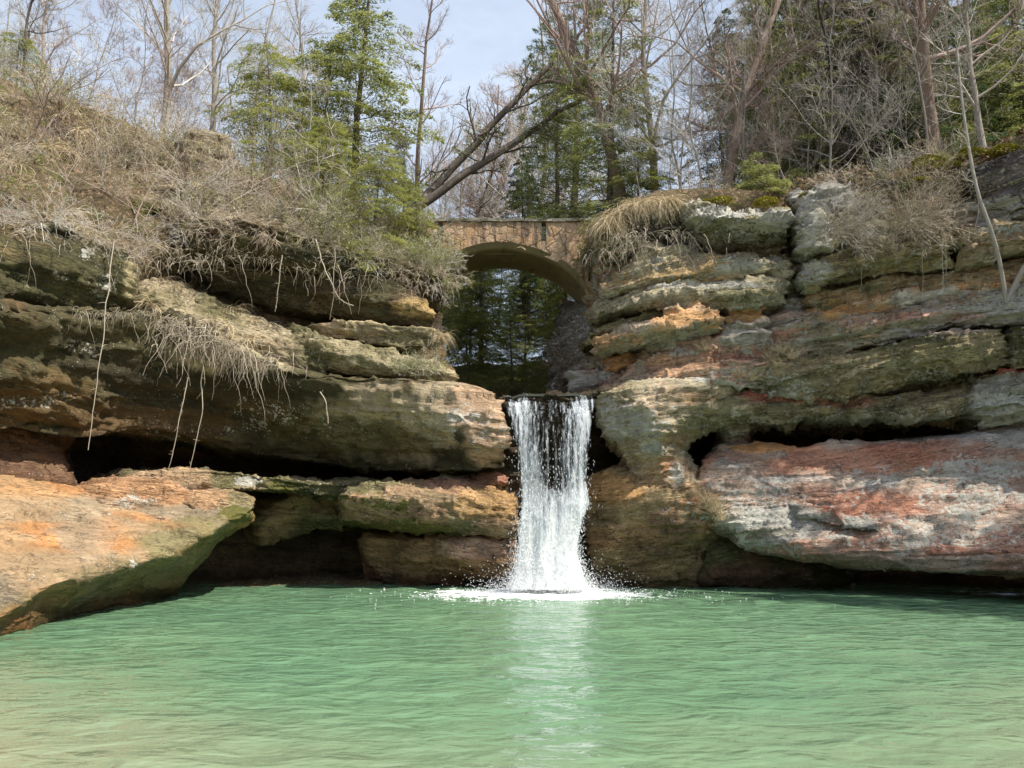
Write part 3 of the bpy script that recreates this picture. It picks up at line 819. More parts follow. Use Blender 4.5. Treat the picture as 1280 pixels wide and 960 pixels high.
RIGHT = [
    # name, top, mids, bottom, colours, lichen, seed, blobs
    ('rock_ledge', [(862, 486, 18.8), (920, 484, 18.7), (1000, 494, 18.6), (1090, 496, 18.3), (1180, 490, 17.8), (1250, 482, 17.5)],
     [[(856, 512, 18.7), (920, 510, 18.5), (1000, 515, 18.4), (1090, 516, 18.1), (1180, 510, 17.7), (1245, 502, 17.5)]],
     [(872, 538, 19.2), (920, 532, 19.0), (1000, 530, 18.9), (1090, 527, 18.7), (1180, 520, 18.3), (1240, 518, 18.1)], [(0.17, 0.15, 0.08), (0.23, 0.18, 0.10), DOLV], 0.12, 63,
     [('C', 975, 494, 45, 8, 0.9, (0.34, 0.10, 0.07)), ('C', 1060, 502, 40, 7, 0.7, RED), ('C', 910, 520, 40, 20, 0.6, (0.24, 0.22, 0.14)), ('L', 1080, 525, 120, 8, 0.25)]),
    ('rock_ledge', [(930, 458, 18.6), (990, 450, 18.3), (1050, 440, 18.1), (1110, 432, 17.8), (1160, 420, 17.4), (1220, 410, 17.0), (1255, 410, 16.8)],
     [[(932, 472, 18.4), (990, 468, 18.1), (1050, 460, 17.9), (1110, 452, 17.6), (1160, 445, 17.2), (1220, 440, 16.9), (1258, 440, 16.75)]],
     [(935, 492, 18.6), (990, 492, 18.4), (1050, 494, 18.3), (1110, 488, 18.0), (1160, 478, 17.7), (1220, 468, 17.3), (1255, 462, 17.1)], [GREEN_OLV, (0.25, 0.20, 0.11), DOLV], 0.10, 64,
     [('L', 960, 480, 50, 20, 0.25), ('C', 1180, 412, 70, 5, 0.9, (0.46, 0.36, 0.30)), ('L', 1160, 418, 90, 4, 0.2), ('C', 1170, 445, 70, 16, 0.7, (0.24, 0.21, 0.10))]),
    ('rock_ledge', [(1262, 410, 16.75), (1330, 405, 16.3), (1450, 395, 15.5), (1600, 385, 14.4)], [], [(1262, 462, 17.0), (1330, 460, 16.5), (1450, 455, 15.7), (1600, 450, 14.6)], [GREEN_OLV, (0.25, 0.20, 0.11), DOLV], 0.10, 65, []),
    ('rock_ledge', [(950, 440, 18.9), (1000, 410, 18.6), (1060, 402, 18.3), (1130, 384, 17.9), (1200, 372, 17.4), (1290, 360, 16.8), (1420, 352, 15.9), (1600, 345, 14.7)],
     [[(952, 448, 18.7), (1000, 430, 18.4), (1060, 416, 18.1), (1130, 402, 17.7), (1200, 392, 17.2), (1290, 385, 16.6), (1420, 375, 15.7), (1600, 368, 14.5)]],
     [(955, 462, 18.8), (1000, 452, 18.5), (1060, 442, 18.3), (1130, 430, 17.9), (1200, 414, 17.4), (1290, 412, 16.8), (1420, 402, 15.9), (1600, 392, 14.7)], [(0.30, 0.23, 0.15), GREEN_OLV, (0.40, 0.26, 0.18), GRY], 0.2, 66,
     [('C', 1040, 425, 60, 16, 0.7, GREEN_OLV), ('C', 1190, 395, 80, 6, 0.7, PINK), ('L', 1260, 385, 60, 22, 0.28)]),
    ('rock_ledge', [(1002, 396, 18.6), (1060, 382, 18.3), (1120, 372, 18.0), (1180, 364, 17.6), (1260, 352, 17.1)], [],
     [(1004, 406, 18.6), (1060, 398, 18.3), (1120, 388, 18.0), (1180, 378, 17.6), (1260, 368, 17.1)], [(0.46, 0.26, 0.12), (0.36, 0.20, 0.12), PAL], 0.14, 67, [('C', 1060, 388, 70, 8, 0.9, (0.50, 0.27, 0.10)), ('L', 1210, 368, 60, 6, 0.4)]),
    ('rock_ledge', [(1010, 376, 18.7), (1060, 360, 18.4), (1130, 350, 18.0), (1200, 338, 17.5), (1290, 318, 16.9), (1420, 300, 16), (1600, 290, 14.8)], [],
     [(1012, 394, 18.7), (1060, 384, 18.4), (1130, 372, 18.0), (1200, 364, 17.5), (1290, 350, 16.9), (1420, 335, 16), (1600, 325, 14.8)], [(0.30, 0.20, 0.11), (0.24, 0.17, 0.09), OLV], 0.08, 68, [('C', 1050, 372, 60, 10, 0.7, (0.38, 0.24, 0.12))]),
    ('rock_ledge', [(1000, 350, 18.5), (1030, 328, 18.2), (1070, 312, 18.0), (1120, 304, 17.7), (1192, 296, 17.2)],
     [[(1000, 356, 18.3), (1030, 340, 18.0), (1070, 328, 17.8), (1120, 320, 17.5), (1192, 312, 17.0)]],
     [(1004, 368, 18.5), (1030, 360, 18.3), (1070, 352, 18.1), (1120, 344, 17.9), (1194, 332, 17.4)], [GREEN_OLV, (0.26, 0.21, 0.11), OLV], 0.1, 69, [('L', 1015, 345, 22, 22, 0.45), ('C', 1130, 322, 60, 14, 0.6, (0.24, 0.20, 0.09))]),
    ('rock_ledge', [(1198, 292, 17.1), (1250, 284, 16.8), (1300, 280, 16.4), (1420, 272, 15.6), (1600, 262, 14.4)],
     [[(1198, 308, 16.95), (1250, 302, 16.65), (1300, 298, 16.25), (1420, 290, 15.4), (1600, 280, 14.2)]],
     [(1200, 330, 17.3), (1250, 322, 17.0), (1300, 314, 16.6), (1420, 305, 15.8), (1600, 295, 14.6)], [(0.30, 0.22, 0.13), GREEN_OLV, (0.32, 0.25, 0.16)], 0.15, 70, [('L', 1260, 285, 40, 6, 0.3)]),
    ('rock_ledge', [(1030, 300, 18.5), (1080, 284, 18.1), (1150, 266, 17.7), (1225, 252, 17.2)], [],
     [(1030, 316, 18.5), (1080, 306, 18.2), (1150, 292, 17.8), (1230, 282, 17.3)], [(0.24, 0.22, 0.14), OLV, GRY], 0.18, 71, [('L', 1195, 254, 40, 5, 0.5)]),
    ('rock_block', [(994, 272, 18.4), (1010, 268, 18.1), (1045, 268, 18.0), (1068, 278, 18.2)], [[(994, 295, 18.2), (1010, 292, 17.9), (1040, 285, 17.9), (1066, 285, 18.1)]],
     [(995, 322, 18.4), (1010, 320, 18.2), (1040, 304, 18.1), (1066, 292, 18.3)], [(0.34, 0.32, 0.27), (0.28, 0.26, 0.17), OLV], 0.3, 72, [('L', 1012, 290, 26, 30, 0.35), ('C', 1035, 305, 30, 14, 0.8, (0.22, 0.19, 0.09))]),
    ('rock_block', [(994, 248, 18.6), (1015, 243, 18.4), (1050, 236, 18.4), (1078, 242, 18.5)], [], [(996, 278, 18.5), (1015, 272, 18.3), (1050, 266, 18.3), (1080, 262, 18.5)],
     [(0.32, 0.31, 0.27), GRY, OLV], 0.28, 73, [('M', 1040, 262, 30, 12, 0.5), ('L', 1010, 258, 18, 16, 0.3)]),
    ('rock_block', [(1222, 214, 17.3), (1260, 196, 17.0), (1300, 186, 16.7), (1420, 170, 16), (1600, 150, 15)], [[(1222, 232, 17.1), (1260, 225, 16.7), (1300, 220, 16.4), (1420, 210, 15.6), (1600, 200, 14.6)]],
     [(1224, 262, 17.2), (1260, 264, 16.8), (1300, 262, 16.5), (1420, 255, 15.7), (1600, 248, 14.7)], [(0.13, 0.11, 0.10), (0.18, 0.15, 0.13), DRK], 0.12, 74, [('L', 1250, 255, 40, 10, 0.35)]),
    ('rock_ledge', [(1215, 262, 17.2), (1260, 264, 16.9), (1300, 262, 16.5), (1420, 254, 15.7), (1600, 246, 14.6)], [], [(1218, 290, 17.3), (1260, 284, 17.0), (1300, 282, 16.6), (1420, 274, 15.8), (1600, 264, 14.7)],
     [(0.26, 0.25, 0.22), GRY, DRK], 0.3, 75, []),
    # column between the bridge and the vertical crack
    ('rock_cap', [(845, 262, 18.8), (870, 254, 18.3), (915, 256, 18.0), (960, 262, 18.0), (988, 266, 18.2)],
     [[(848, 276, 18.6), (870, 272, 18.1), (915, 272, 17.8), (960, 276, 17.8), (988, 278, 18.0)]],
     [(856, 300, 19.2), (880, 306, 18.9), (915, 308, 18.7), (960, 302, 18.5), (988, 292, 18.5)], [(0.30, 0.29, 0.23), (0.22, 0.20, 0.13), OLV], 0.2, 76, [('L', 905, 265, 70, 9, 0.5), ('L', 970, 275, 22, 14, 0.4), ('C', 920, 295, 60, 12, 0.9, (0.13, 0.12, 0.06))]),
    ('rock_cap', [(745, 292, 19.4), (770, 272, 19.0), (800, 258, 18.8), (840, 256, 18.7), (868, 260, 18.8)], [[(742, 306, 19.2), (770, 290, 18.8), (800, 278, 18.6), (840, 274, 18.6), (868, 276, 18.7)]],
     [(748, 330, 19.7), (775, 326, 19.4), (805, 318, 19.3), (840, 312, 19.2), (868, 306, 19.2)], [(0.20, 0.17, 0.10), OLV, DRK], 0.12, 77, [('L', 820, 262, 40, 6, 0.3)]),
    ('rock_ledge', [(790, 330, 19.0), (812, 318, 18.8), (850, 316, 18.6), (920, 322, 18.5), (990, 322, 18.5)], [[(770, 350, 18.8), (812, 340, 18.5), (850, 336, 18.35), (920, 334, 18.3), (990, 338, 18.4)]],
     [(750, 372, 19.1), (800, 366, 18.7), (850, 356, 18.6), (900, 350, 18.55), (955, 345, 18.5), (988, 348, 18.6)], [(0.28, 0.25, 0.16), (0.34, 0.29, 0.19), (0.38, 0.26, 0.13)], 0.15, 78,
     [('L', 930, 330, 50, 12, 0.28), ('C', 840, 350, 50, 16, 0.8, (0.38, 0.26, 0.12)), ('L', 820, 325, 30, 6, 0.2)]),
    ('rock_ledge', [(745, 386, 19.3), (780, 372, 18.8), (830, 360, 18.5), (880, 356, 18.4), (930, 350, 18.35), (985, 352, 18.5)], [[(742, 394, 19.1), (780, 382, 18.6), (830, 370, 18.3), (880, 368, 18.2), (930, 366, 18.2), (982, 368, 18.4)]],
     [(740, 408, 19.3), (780, 396, 18.9), (830, 388, 18.6), (880, 384, 18.5), (930, 386, 18.5), (975, 384, 18.6)], [(0.30, 0.26, 0.17), OLV, (0.36, 0.30, 0.21)], 0.2, 79, [('L', 880, 356, 120, 4, 0.4), ('C', 930, 372, 45, 12, 0.8, (0.22, 0.20, 0.11))]),
    ('rock_ledge', [(722, 430, 19.6), (750, 412, 19.2), (790, 396, 18.9), (840, 390, 18.6), (880, 388, 18.5)], [], [(722, 444, 19.7), (750, 428, 19.3), (790, 414, 19.0), (840, 402, 18.8), (880, 398, 18.7)], [(0.25, 0.20, 0.11), OLV, (0.36, 0.20, 0.10)], 0.1, 80, []),
    ('rock_ledge', [(740, 424, 19.1), (780, 412, 18.7), (830, 394, 18.3), (870, 384, 18.1), (902, 388, 18.2)], [[(738, 432, 18.9), (780, 422, 18.4), (830, 406, 18.0), (870, 398, 17.9), (904, 402, 18.1)]],
     [(742, 444, 19.3), (780, 440, 19.0), (830, 438, 18.7), (870, 425, 18.5), (902, 420, 18.5)], [(0.44, 0.27, 0.13), (0.46, 0.30, 0.18), (0.34, 0.27, 0.19)], 0.12, 81,
     [('C', 850, 396, 50, 10, 0.9, (0.52, 0.30, 0.14)), ('C', 830, 425, 60, 10, 0.9, (0.30, 0.28, 0.22)), ('L', 870, 415, 30, 12, 0.3), ('C', 770, 425, 40, 10, 0.8, (0.40, 0.23, 0.10))]),
    ('rock_block', [(903, 386, 18.6), (930, 384, 18.5), (958, 386, 18.6)], [], [(905, 408, 18.6), (930, 408, 18.5), (956, 406, 18.6)], [(0.42, 0.24, 0.11), (0.38, 0.24, 0.13)], 0.02, 82, []),
    ('rock_block', [(898, 410, 18.6), (930, 406, 18.4), (958, 406, 18.5)], [], [(900, 432, 18.6), (930, 430, 18.45), (958, 428, 18.6)], [(0.36, 0.31, 0.25), GRY], 0.2, 83, []),
    ('rock_ledge', [(800, 446, 19.3), (850, 430, 18.9), (900, 432, 18.6), (950, 434, 18.6), (980, 436, 18.7)], [[(790, 464, 19.0), (840, 452, 18.5), (900, 452, 18.3), (950, 456, 18.35), (985, 462, 18.5)]],
     [(770, 484, 19.1), (830, 476, 18.4), (890, 478, 18.2), (940, 486, 18.4), (985, 490, 18.6)], [(0.34, 0.19, 0.12), (0.36, 0.26, 0.18), (0.33, 0.29, 0.23)], 0.18, 84,
     [('C', 850, 455, 50, 14, 0.7, (0.40, 0.24, 0.14)), ('L', 930, 470, 40, 14, 0.3), ('L', 850, 440, 30, 6, 0.3), ('C', 930, 445, 40, 8, 0.7, (0.26, 0.13, 0.09))]),
    ('rock_ledge', [(715, 476, 20.0), (745, 464, 19.7), (790, 462, 19.4), (830, 466, 19.1)], [], [(712, 490, 20.0), (745, 486, 19.6), (790, 484, 19.2), (830, 484, 19.0)], [RED, (0.30, 0.16, 0.11), GRY], 0.15, 85, []),
    ('rock_block', [(758, 456, 19.6), (778, 448, 19.4), (800, 450, 19.4)], [], [(758, 464, 19.6), (778, 464, 19.4), (800, 464, 19.4)], [(0.42, 0.22, 0.10), (0.34, 0.17, 0.09)], 0.05, 86, []),
    ('rock_ledge', [(984, 330, 19.4), (1000, 326, 19.3), (1020, 330, 19.3)], [], [(975, 420, 19.0), (1000, 415, 18.9), (1030, 405, 18.9)], [(0.20, 0.14, 0.10), (0.30, 0.28, 0.25), BRN], 0.22, 87, [('L', 985, 395, 30, 22, 0.3)]),
    ('rock_ledge', [(950, 408, 18.9), (985, 396, 18.6), (1030, 400, 18.5)], [], [(950, 436, 18.8), (985, 446, 18.5), (1030, 440, 18.5)], [(0.36, 0.30, 0.24), (0.33, 0.18, 0.12), GRY], 0.3, 88, []),
    ('rock_ledge', [(1222, 480, 17.5), (1260, 470, 17.1), (1330, 462, 16.6), (1450, 455, 15.8), (1600, 450, 14.8)], [[(1218, 508, 17.2), (1260, 500, 16.9), (1330, 495, 16.4), (1450, 490, 15.6), (1600, 485, 14.6)]],
     [(1225, 540, 17.6), (1260, 536, 17.3), (1330, 528, 16.8), (1450, 520, 16), (1600, 510, 15)], [(0.26, 0.24, 0.18), OLV, GRY], 0.25, 89, [('C', 1262, 462, 40, 8, 0.9, (0.30, 0.07, 0.05)), ('L', 1255, 515, 40, 20, 0.25)]),
]
for i, (nm, t, m, b, c, li, s, bl) in enumerate(RIGHT):
    b = [(q[0], q[1] - 4, q[2]) for q in b]
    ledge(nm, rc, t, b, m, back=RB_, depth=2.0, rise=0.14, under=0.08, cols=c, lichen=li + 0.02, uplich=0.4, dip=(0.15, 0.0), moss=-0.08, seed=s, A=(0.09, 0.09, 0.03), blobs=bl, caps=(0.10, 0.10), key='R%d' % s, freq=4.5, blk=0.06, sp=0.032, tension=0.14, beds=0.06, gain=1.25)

# ---- rocks in the gorge under the bridge
gr = rock_obj('rock', loft([rail([(700, 372, 24.5), (735, 380, 23.0), (760, 390, 21.5)]), rail([(690, 420, 23.5), (715, 412, 22.0), (745, 420, 20.6)]),
                       rail([(686, 450, 22.8), (708, 440, 21.4), (740, 440, 20.2)]), rail([(690, 482, 22.5), (706, 478, 21.2), (745, 470, 20.0)]),
                       rail([(686, 500, 22.8), (706, 496, 21.5), (745, 490, 20.2)])], 0.05, (0.3, 0.2), 0.4, (0.2, 0.08, 0.05), 91),
              [(0.26, 0.24, 0.20), (0.20, 0.17, 0.13), (0.13, 0.11, 0.085)], None, lichen=0.3, moss=0.05, seed=91, label='grey leaning rock at the top of the falls below the bridge end', cat='rock')

oc2 = link('rock_outcrop', None, label='small weathered rock outcrop on the left skyline among the twigs', cat='rock')
ledge('rock_ledge', oc2, [(226, 178, 20.6), (245, 166, 20.7), (270, 168, 20.8), (292, 184, 20.8)], [(226, 196, 20.4), (245, 192, 20.5), (270, 196, 20.6), (294, 210, 20.6)], back=LB, depth=1.5, cols=[(0.30, 0.24, 0.15), (0.22, 0.18, 0.11), GRY], lichen=0.2, moss=0.2, seed=95, sp=0.06)
ledge('rock_ledge', oc2, [(232, 206, 20.2), (255, 200, 20.3), (290, 212, 20.4)], [(232, 222, 20.1), (255, 218, 20.2), (290, 226, 20.3)], back=LB, depth=1.2, cols=[(0.26, 0.21, 0.13), (0.20, 0.16, 0.10), GRY], lichen=0.15, moss=0.2, seed=96, sp=0.06)
oc3 = link('rock_outcrop', None, label='mossy rock ledge showing through the grass halfway up the left bank', cat='rock')
ledge('rock_ledge', oc3, [(160, 250, 18.4), (205, 240, 18.7), (250, 238, 19.0), (310, 254, 19.3)], [(160, 268, 18.3), (205, 262, 18.6), (250, 262, 18.9), (312, 276, 19.2)], back=LB, depth=1.4, cols=[(0.32, 0.26, 0.16), (0.22, 0.18, 0.10), OLV], lichen=0.15, moss=0.3, seed=97, sp=0.06)
ledge('rock_ledge', oc3, [(330, 268, 19.3), (370, 276, 19.4), (420, 296, 19.7)], [(330, 284, 19.2), (370, 294, 19.3), (420, 312, 19.6)], back=LB, depth=1.4, cols=[(0.30, 0.25, 0.15), (0.18, 0.14, 0.08), OLV], lichen=0.15, moss=0.2, seed=98, sp=0.06)
# ================================================================== TERRAIN AND WATER
def sheet(name, rails, sp, mat, amp, seed, kind='structure', caps=(0, 0), key=None, tension=0.4):
    G = loft(rails, sp, caps, tension, amp, seed)
    if key:
        ROCKS[key] = G
    nv, nu = G.shape[:2]
    idx = np.arange(nv * nu).reshape(nv, nu)
    f = np.stack([idx[:-1, :-1], idx[:-1, 1:], idx[1:, 1:], idx[1:, :-1]], -1).reshape(-1, 4)
    return link(name, mesh(name, G.reshape(-1, 3), f, mat), kind=kind)


k = N('forest_floor')
p = k.pos()
c = k.mix(k.noise(p, 1.2, 6, 0.7), (0.055, 0.045, 0.026), (0.18, 0.135, 0.08))
c = k.mix(k.step(k.noise(p, 9, 5, 0.7), 0.5, 0.62), c, (0.30, 0.21, 0.13))
c = k.mix(k.step(k.noise(p, 3.3, 5, 0.7), 0.56, 0.66), c, (0.10, 0.11, 0.03))
FLOOR = k.done(k.bsdf(c, 0.95, k.bump(k.noise(p, 14, 5, 0.7), 0.9, 0.12), 0.1))

front = rail([(-260, 285, 12.2), (-100, 285, 13.5), (0, 286, 14.6), (90, 298, 15.9), (165, 325, 17.2), (230, 285, 18.2), (300, 285, 18.7), (380, 302, 19.2), (450, 324, 19.8), (560, 350, 20.6)])
mid = rail([(-260, 150, 14.5), (-100, 160, 16.0), (0, 175, 17.0), (90, 190, 18.0), (165, 215, 19.0), (230, 235, 19.6), (300, 255, 20.0), (380, 275, 20.4), (450, 300, 20.8), (560, 335, 21.4)])
skyl = rail([(-260, 60, 17.5), (-100, 88, 19.0), (0, 106, 20.0), (90, 132, 20.8), (165, 160, 21.4), (230, 190, 21.8), (290, 226, 22.0), (380, 258, 22.0), (450, 288, 22.2), (560, 318, 23.0)])
far = [p + np.array((-4, 12, -0.6)) for p in skyl]
far2 = [p + np.array((-20, 60, 1.5)) for p in skyl]
sheet('hillside', [[p - up * 1.0 + LB * 0.5 for p in front], front, mid, skyl, far, far2], 0.16, FLOOR, (0.5, 0.12, 0.14), 101, key='LBANK')
rfront = rail([(735, 330, 20.6), (760, 300, 20.2), (800, 262, 19.6), (860, 254, 19.2), (930, 256, 18.9), (985, 262, 18.9), (1000, 244, 19.0), (1060, 236, 19.0), (1085, 270, 18.6), (1150, 262, 18.1), (1215, 248, 17.7), (1230, 205, 17.8), (1290, 185, 17.3), (1420, 165, 16.6), (1600, 145, 15.5)])
rmid = rail([(740, 290, 22.0), (770, 275, 21.8), (800, 256, 21.4), (860, 250, 21.0), (930, 250, 20.8), (985, 248, 20.6), (1000, 238, 20.6), (1060, 226, 20.4), (1100, 222, 20.2), (1150, 214, 19.8), (1215, 196, 19.4), (1240, 188, 19.2), (1290, 176, 18.9), (1420, 155, 18.0), (1600, 135, 17)])
rfar = [p + np.array((2, 14, 0.1)) for p in rmid]
rfar2 = [p + np.array((20, 60, 0.5)) for p in rmid]
sheet('hillside', [[p - up * 0.5 + RB_ * 0.3 for p in rfront], rfront, rmid, rfar, rfar2], 0.16, FLOOR, (0.10, 0.03, 0.05), 102, key='RBANK')
# the gorge upstream and the wooded slope that closes it
sheet('gorge_floor', [[np.array((x, y, z)) for x in (-9, -4, 0, 2.6, 6, 12)] for y, z in ((19.0, 4.42), (24, 4.5), (30, 4.7), (40, 5.2))], 0.3, FLOOR, (0.1, 0.05, 0.05), 103)
sheet('hillside', [[np.array((x, y, z)) for x in (-30, -16, -4, 4, 16, 40)] for y, z in ((26, 4.3), (30, 6.0), (36, 8.6), (44, 9.6), (60, 9.8), (110, 9.8))], 0.5, FLOOR, (0.4, 0.05, 0.05), 104)
# unseen gorge slopes behind and beside the camera, added to cut sky light
sheet('hillside', [[np.array(q) + np.array((0, 0, z)) + np.array(q) * f_ for q in ((-10.5, 12, 0), (-11.5, 4, 0), (-12, -6, 0), (-7, -14, 0), (2, -16, 0), (11, -14, 0), (16, -6, 0), (17, 4, 0), (17, 9, 0))] for z, f_ in ((-0.8, 0), (2, 0.06), (5, 0.2), (8, 0.45), (9, 1.2))], 0.6, FLOOR, (0.6, 0.1, 0.1), 105)
ground = link('ground', mesh('ground', [(-600, -300, -1.6), (600, -300, -1.6), (600, 900, -1.6), (-600, 900, -1.6)], np.array([[0, 1, 2, 3]]), FLOOR), kind='structure')

sheet('sand_bar', [[np.array((x, y + 0.25 * math.sin(x), z)) for x in np.linspace(-7.2, -3.2, 9)] for y, z in ((19.0, -0.12), (19.6, -0.01), (20.2, 0.06), (21.5, 0.12), (22.5, 0.1))], 0.08, FLOOR, (0.03, 0.0, 0.03), 106)
k = N('pool_water')
p = k.pos()
g = k.n('ShaderNodeNewGeometry')
xyz = k.n('ShaderNodeSeparateXYZ')
k.put(xyz.inputs[0], g.outputs['Position'])
n1 = k.noise(k.pos((0.35, 0.6, 1)), 0.7, 4, 0.6)
deep = k.mix(k.noise(k.pos((0.25, 0.5, 1)), 1.0, 3), (0.082, 0.165, 0.097), (0.147, 0.256, 0.145))
sand = (0.33, 0.29, 0.19)
shal = k.math('ADD', k.math('MULTIPLY', xyz.outputs[1], -0.16), k.math('MULTIPLY', k.math('ABSOLUTE', k.math('ADD', xyz.outputs[0], -0.8)), 0.085))
shal = k.math('ADD', shal, k.math('MULTIPLY', n1, 0.7))
body = k.mix(k.step(shal, -0.85, 0.35, 0.0, 0.85), deep, sand)
foam = k.attr('foam')
fn = k.noise(p, 3.2, 6, 0.75)
fm = k.step(k.math('ADD', foam, k.math('MULTIPLY_ADD', fn, 2.4, -1.2)), 0.40, 0.75)
body = k.mix(fm, body, (0.85, 0.88, 0.88))
w1 = k.noise(k.pos((0.8, 1.35, 1), (0, 0, R(6))), 2.3, 2, 0.5, 0.5)
w2 = k.noise(k.pos((1.0, 1.6, 1), (0, 0, R(-14))), 6.5, 3, 0.5, 0.3)
h = k.math('ADD', k.math('MULTIPLY', w1, 1.0), k.math('MULTIPLY', w2, 0.22))
nb = k.bump(h, 0.9, 0.095)
WATER = k.done(k.bsdf(body, k.math('MULTIPLY_ADD', fm, 0.6, 0.045), nb, 0.5, **{'IOR': 1.333}))

ys = np.concatenate([np.linspace(-12, 3.4, 24)[:-1], 3.4 + (24.5 - 3.4) * np.linspace(0, 1, 420) ** 1.5])
xs = np.concatenate([np.linspace(-40, -12, 20)[:-1], np.linspace(-12, 14, 420), np.linspace(14, 40, 20)[1:]])
X, Y = np.meshgrid(xs, ys)
P = np.stack([X.ravel(), Y.ravel(), np.zeros(X.size)], 1)
hgt = 0.04 * (fbm(P * np.array((0.7, 1.2, 1)), 3, 5) - 0.5) + 0.035 * (fbm(P * np.array((1.6, 3.0, 1)) + 3, 2, 6) - 0.5)
dist = np.hypot(P[:, 0] - 0.9, (P[:, 1] - 18.0) * 1.2)
hgt += 0.03 * np.sin(dist * 5.5 + 3 * fbm(P * 0.5, 2, 8)) * np.exp(-dist / 4.5)
hgt += 0.10 * (fbm(P * 2.6, 3, 9) - 0.5) * np.exp(-(dist / 1.4) ** 2)
P[:, 2] = hgt
foamv = np.clip(1.25 - np.hypot((P[:, 0] - 0.6) / 3.1, (P[:, 1] - 17.5) / 1.7), 0, 1) * 1.0
idx = np.arange(X.size).reshape(X.shape)
f = np.stack([idx[:-1, :-1], idx[:-1, 1:], idx[1:, 1:], idx[1:, :-1]], -1).reshape(-1, 4)
link('pool_water', mesh('pool_water', P, f, WATER, True, {'foam': ('FLOAT', foamv)}), kind='structure')
# ================================================================== BRIDGE
BY0, BY1 = 22.0, 23.9
bridge = link('footbridge', None, loc=tuple(at(640, 311, BY0)), label='small arched stone footbridge spanning the gorge above the waterfall', cat='bridge')
arch_px = [(505, 420), (520, 385), (540, 352), (552, 338), (570, 323), (600, 312.5), (630, 310), (660, 315), (690, 326), (712, 340), (732, 362), (745, 388), (752, 415)]
AR = np.array([at(x, y, BY0) for x, y in arch_px])
AX, AZ = AR[:, 0], AR[:, 2]
tt = np.linspace(0, len(AR) - 1, 90)
ARC = cr(AR, tt)
ARC = ARC[np.argsort(ARC[:, 0])]
def arch_z(x): return np.interp(x, ARC[:, 0], ARC[:, 2])
XL, XR = at(500, 300, BY0)[0], at(775, 300, BY0)[0]
ZT = at(640, 277.5, BY0)[2]
ZD = at(640, 301, BY0)[2]
SLOTS = [(at(547, 290, BY0)[0], at(553.5, 290, BY0)[0]), (at(677, 290, BY0)[0], at(682.5, 290, BY0)[0])]

k = N('bridge_mortar')
c = k.mix(k.noise(k.pos(), 6, 5, 0.7), (0.27, 0.21, 0.15), (0.40, 0.32, 0.24))
MORTAR = k.done(k.bsdf(c, 0.95, k.bump(k.noise(k.pos(), 25, 4, 0.7), 0.8, 0.03), 0.1))
k = N('bridge_stone')
oi = k.n('ShaderNodeObjectInfo')
rmp = k.n('ShaderNodeValToRGB')
rmp.color_ramp.interpolation = 'LINEAR'
els = [(0, (0.34, 0.20, 0.12)), (0.2, (0.42, 0.29, 0.16)), (0.4, (0.40, 0.35, 0.28)), (0.6, (0.36, 0.23, 0.17)), (0.8, (0.46, 0.38, 0.27)), (1, (0.26, 0.21, 0.17))]
while len(rmp.color_ramp.elements) < len(els):
    rmp.color_ramp.elements.new(0.5)
for e, (ps_, cc) in zip(rmp.color_ramp.elements, els):
    e.position, e.color = ps_, (*cc, 1)
k.put(rmp.inputs[0], oi.outputs['Random'])
p = k.pos()
c = k.mix(0.62, rmp.outputs[0], k.mix(k.noise(p, 3.5, 6, 0.7), (0.42, 0.20, 0.08), (0.56, 0.44, 0.29)))
c = k.mix(k.step(k.noise(k.pos((3.2, 3, 0.35)), 1.5, 4, 0.6), 0.50, 0.62, 0, 0.75), c, (0.09, 0.065, 0.05))
c = k.mix(k.step(k.noise(p, 11, 5, 0.75), 0.62, 0.7, 0, 0.7), c, (0.55, 0.53, 0.47))
BSTONE = k.done(k.bsdf(c, 0.9, k.bump(k.noise(p, 18, 6, 0.7), 0.9, 0.05), 0.2))
k = N('bridge_concrete')
p = k.pos()
c = k.mix(k.noise(p, 2.5, 6, 0.65), (0.15, 0.125, 0.06), (0.30, 0.25, 0.14))
c = k.mix(k.step(k.noise(k.pos((3, 0.4, 3)), 1.4, 4), 0.55, 0.68, 0, 0.6), c, (0.08, 0.07, 0.035))
c = k.mix(k.step(k.noise(p, 7, 5, 0.75), 0.64, 0.72, 0, 0.7), c, (0.45, 0.43, 0.36))
CONC = k.done(k.bsdf(c, 0.95, k.bump(k.noise(p, 20, 5, 0.7), 0.6, 0.03), 0.1))


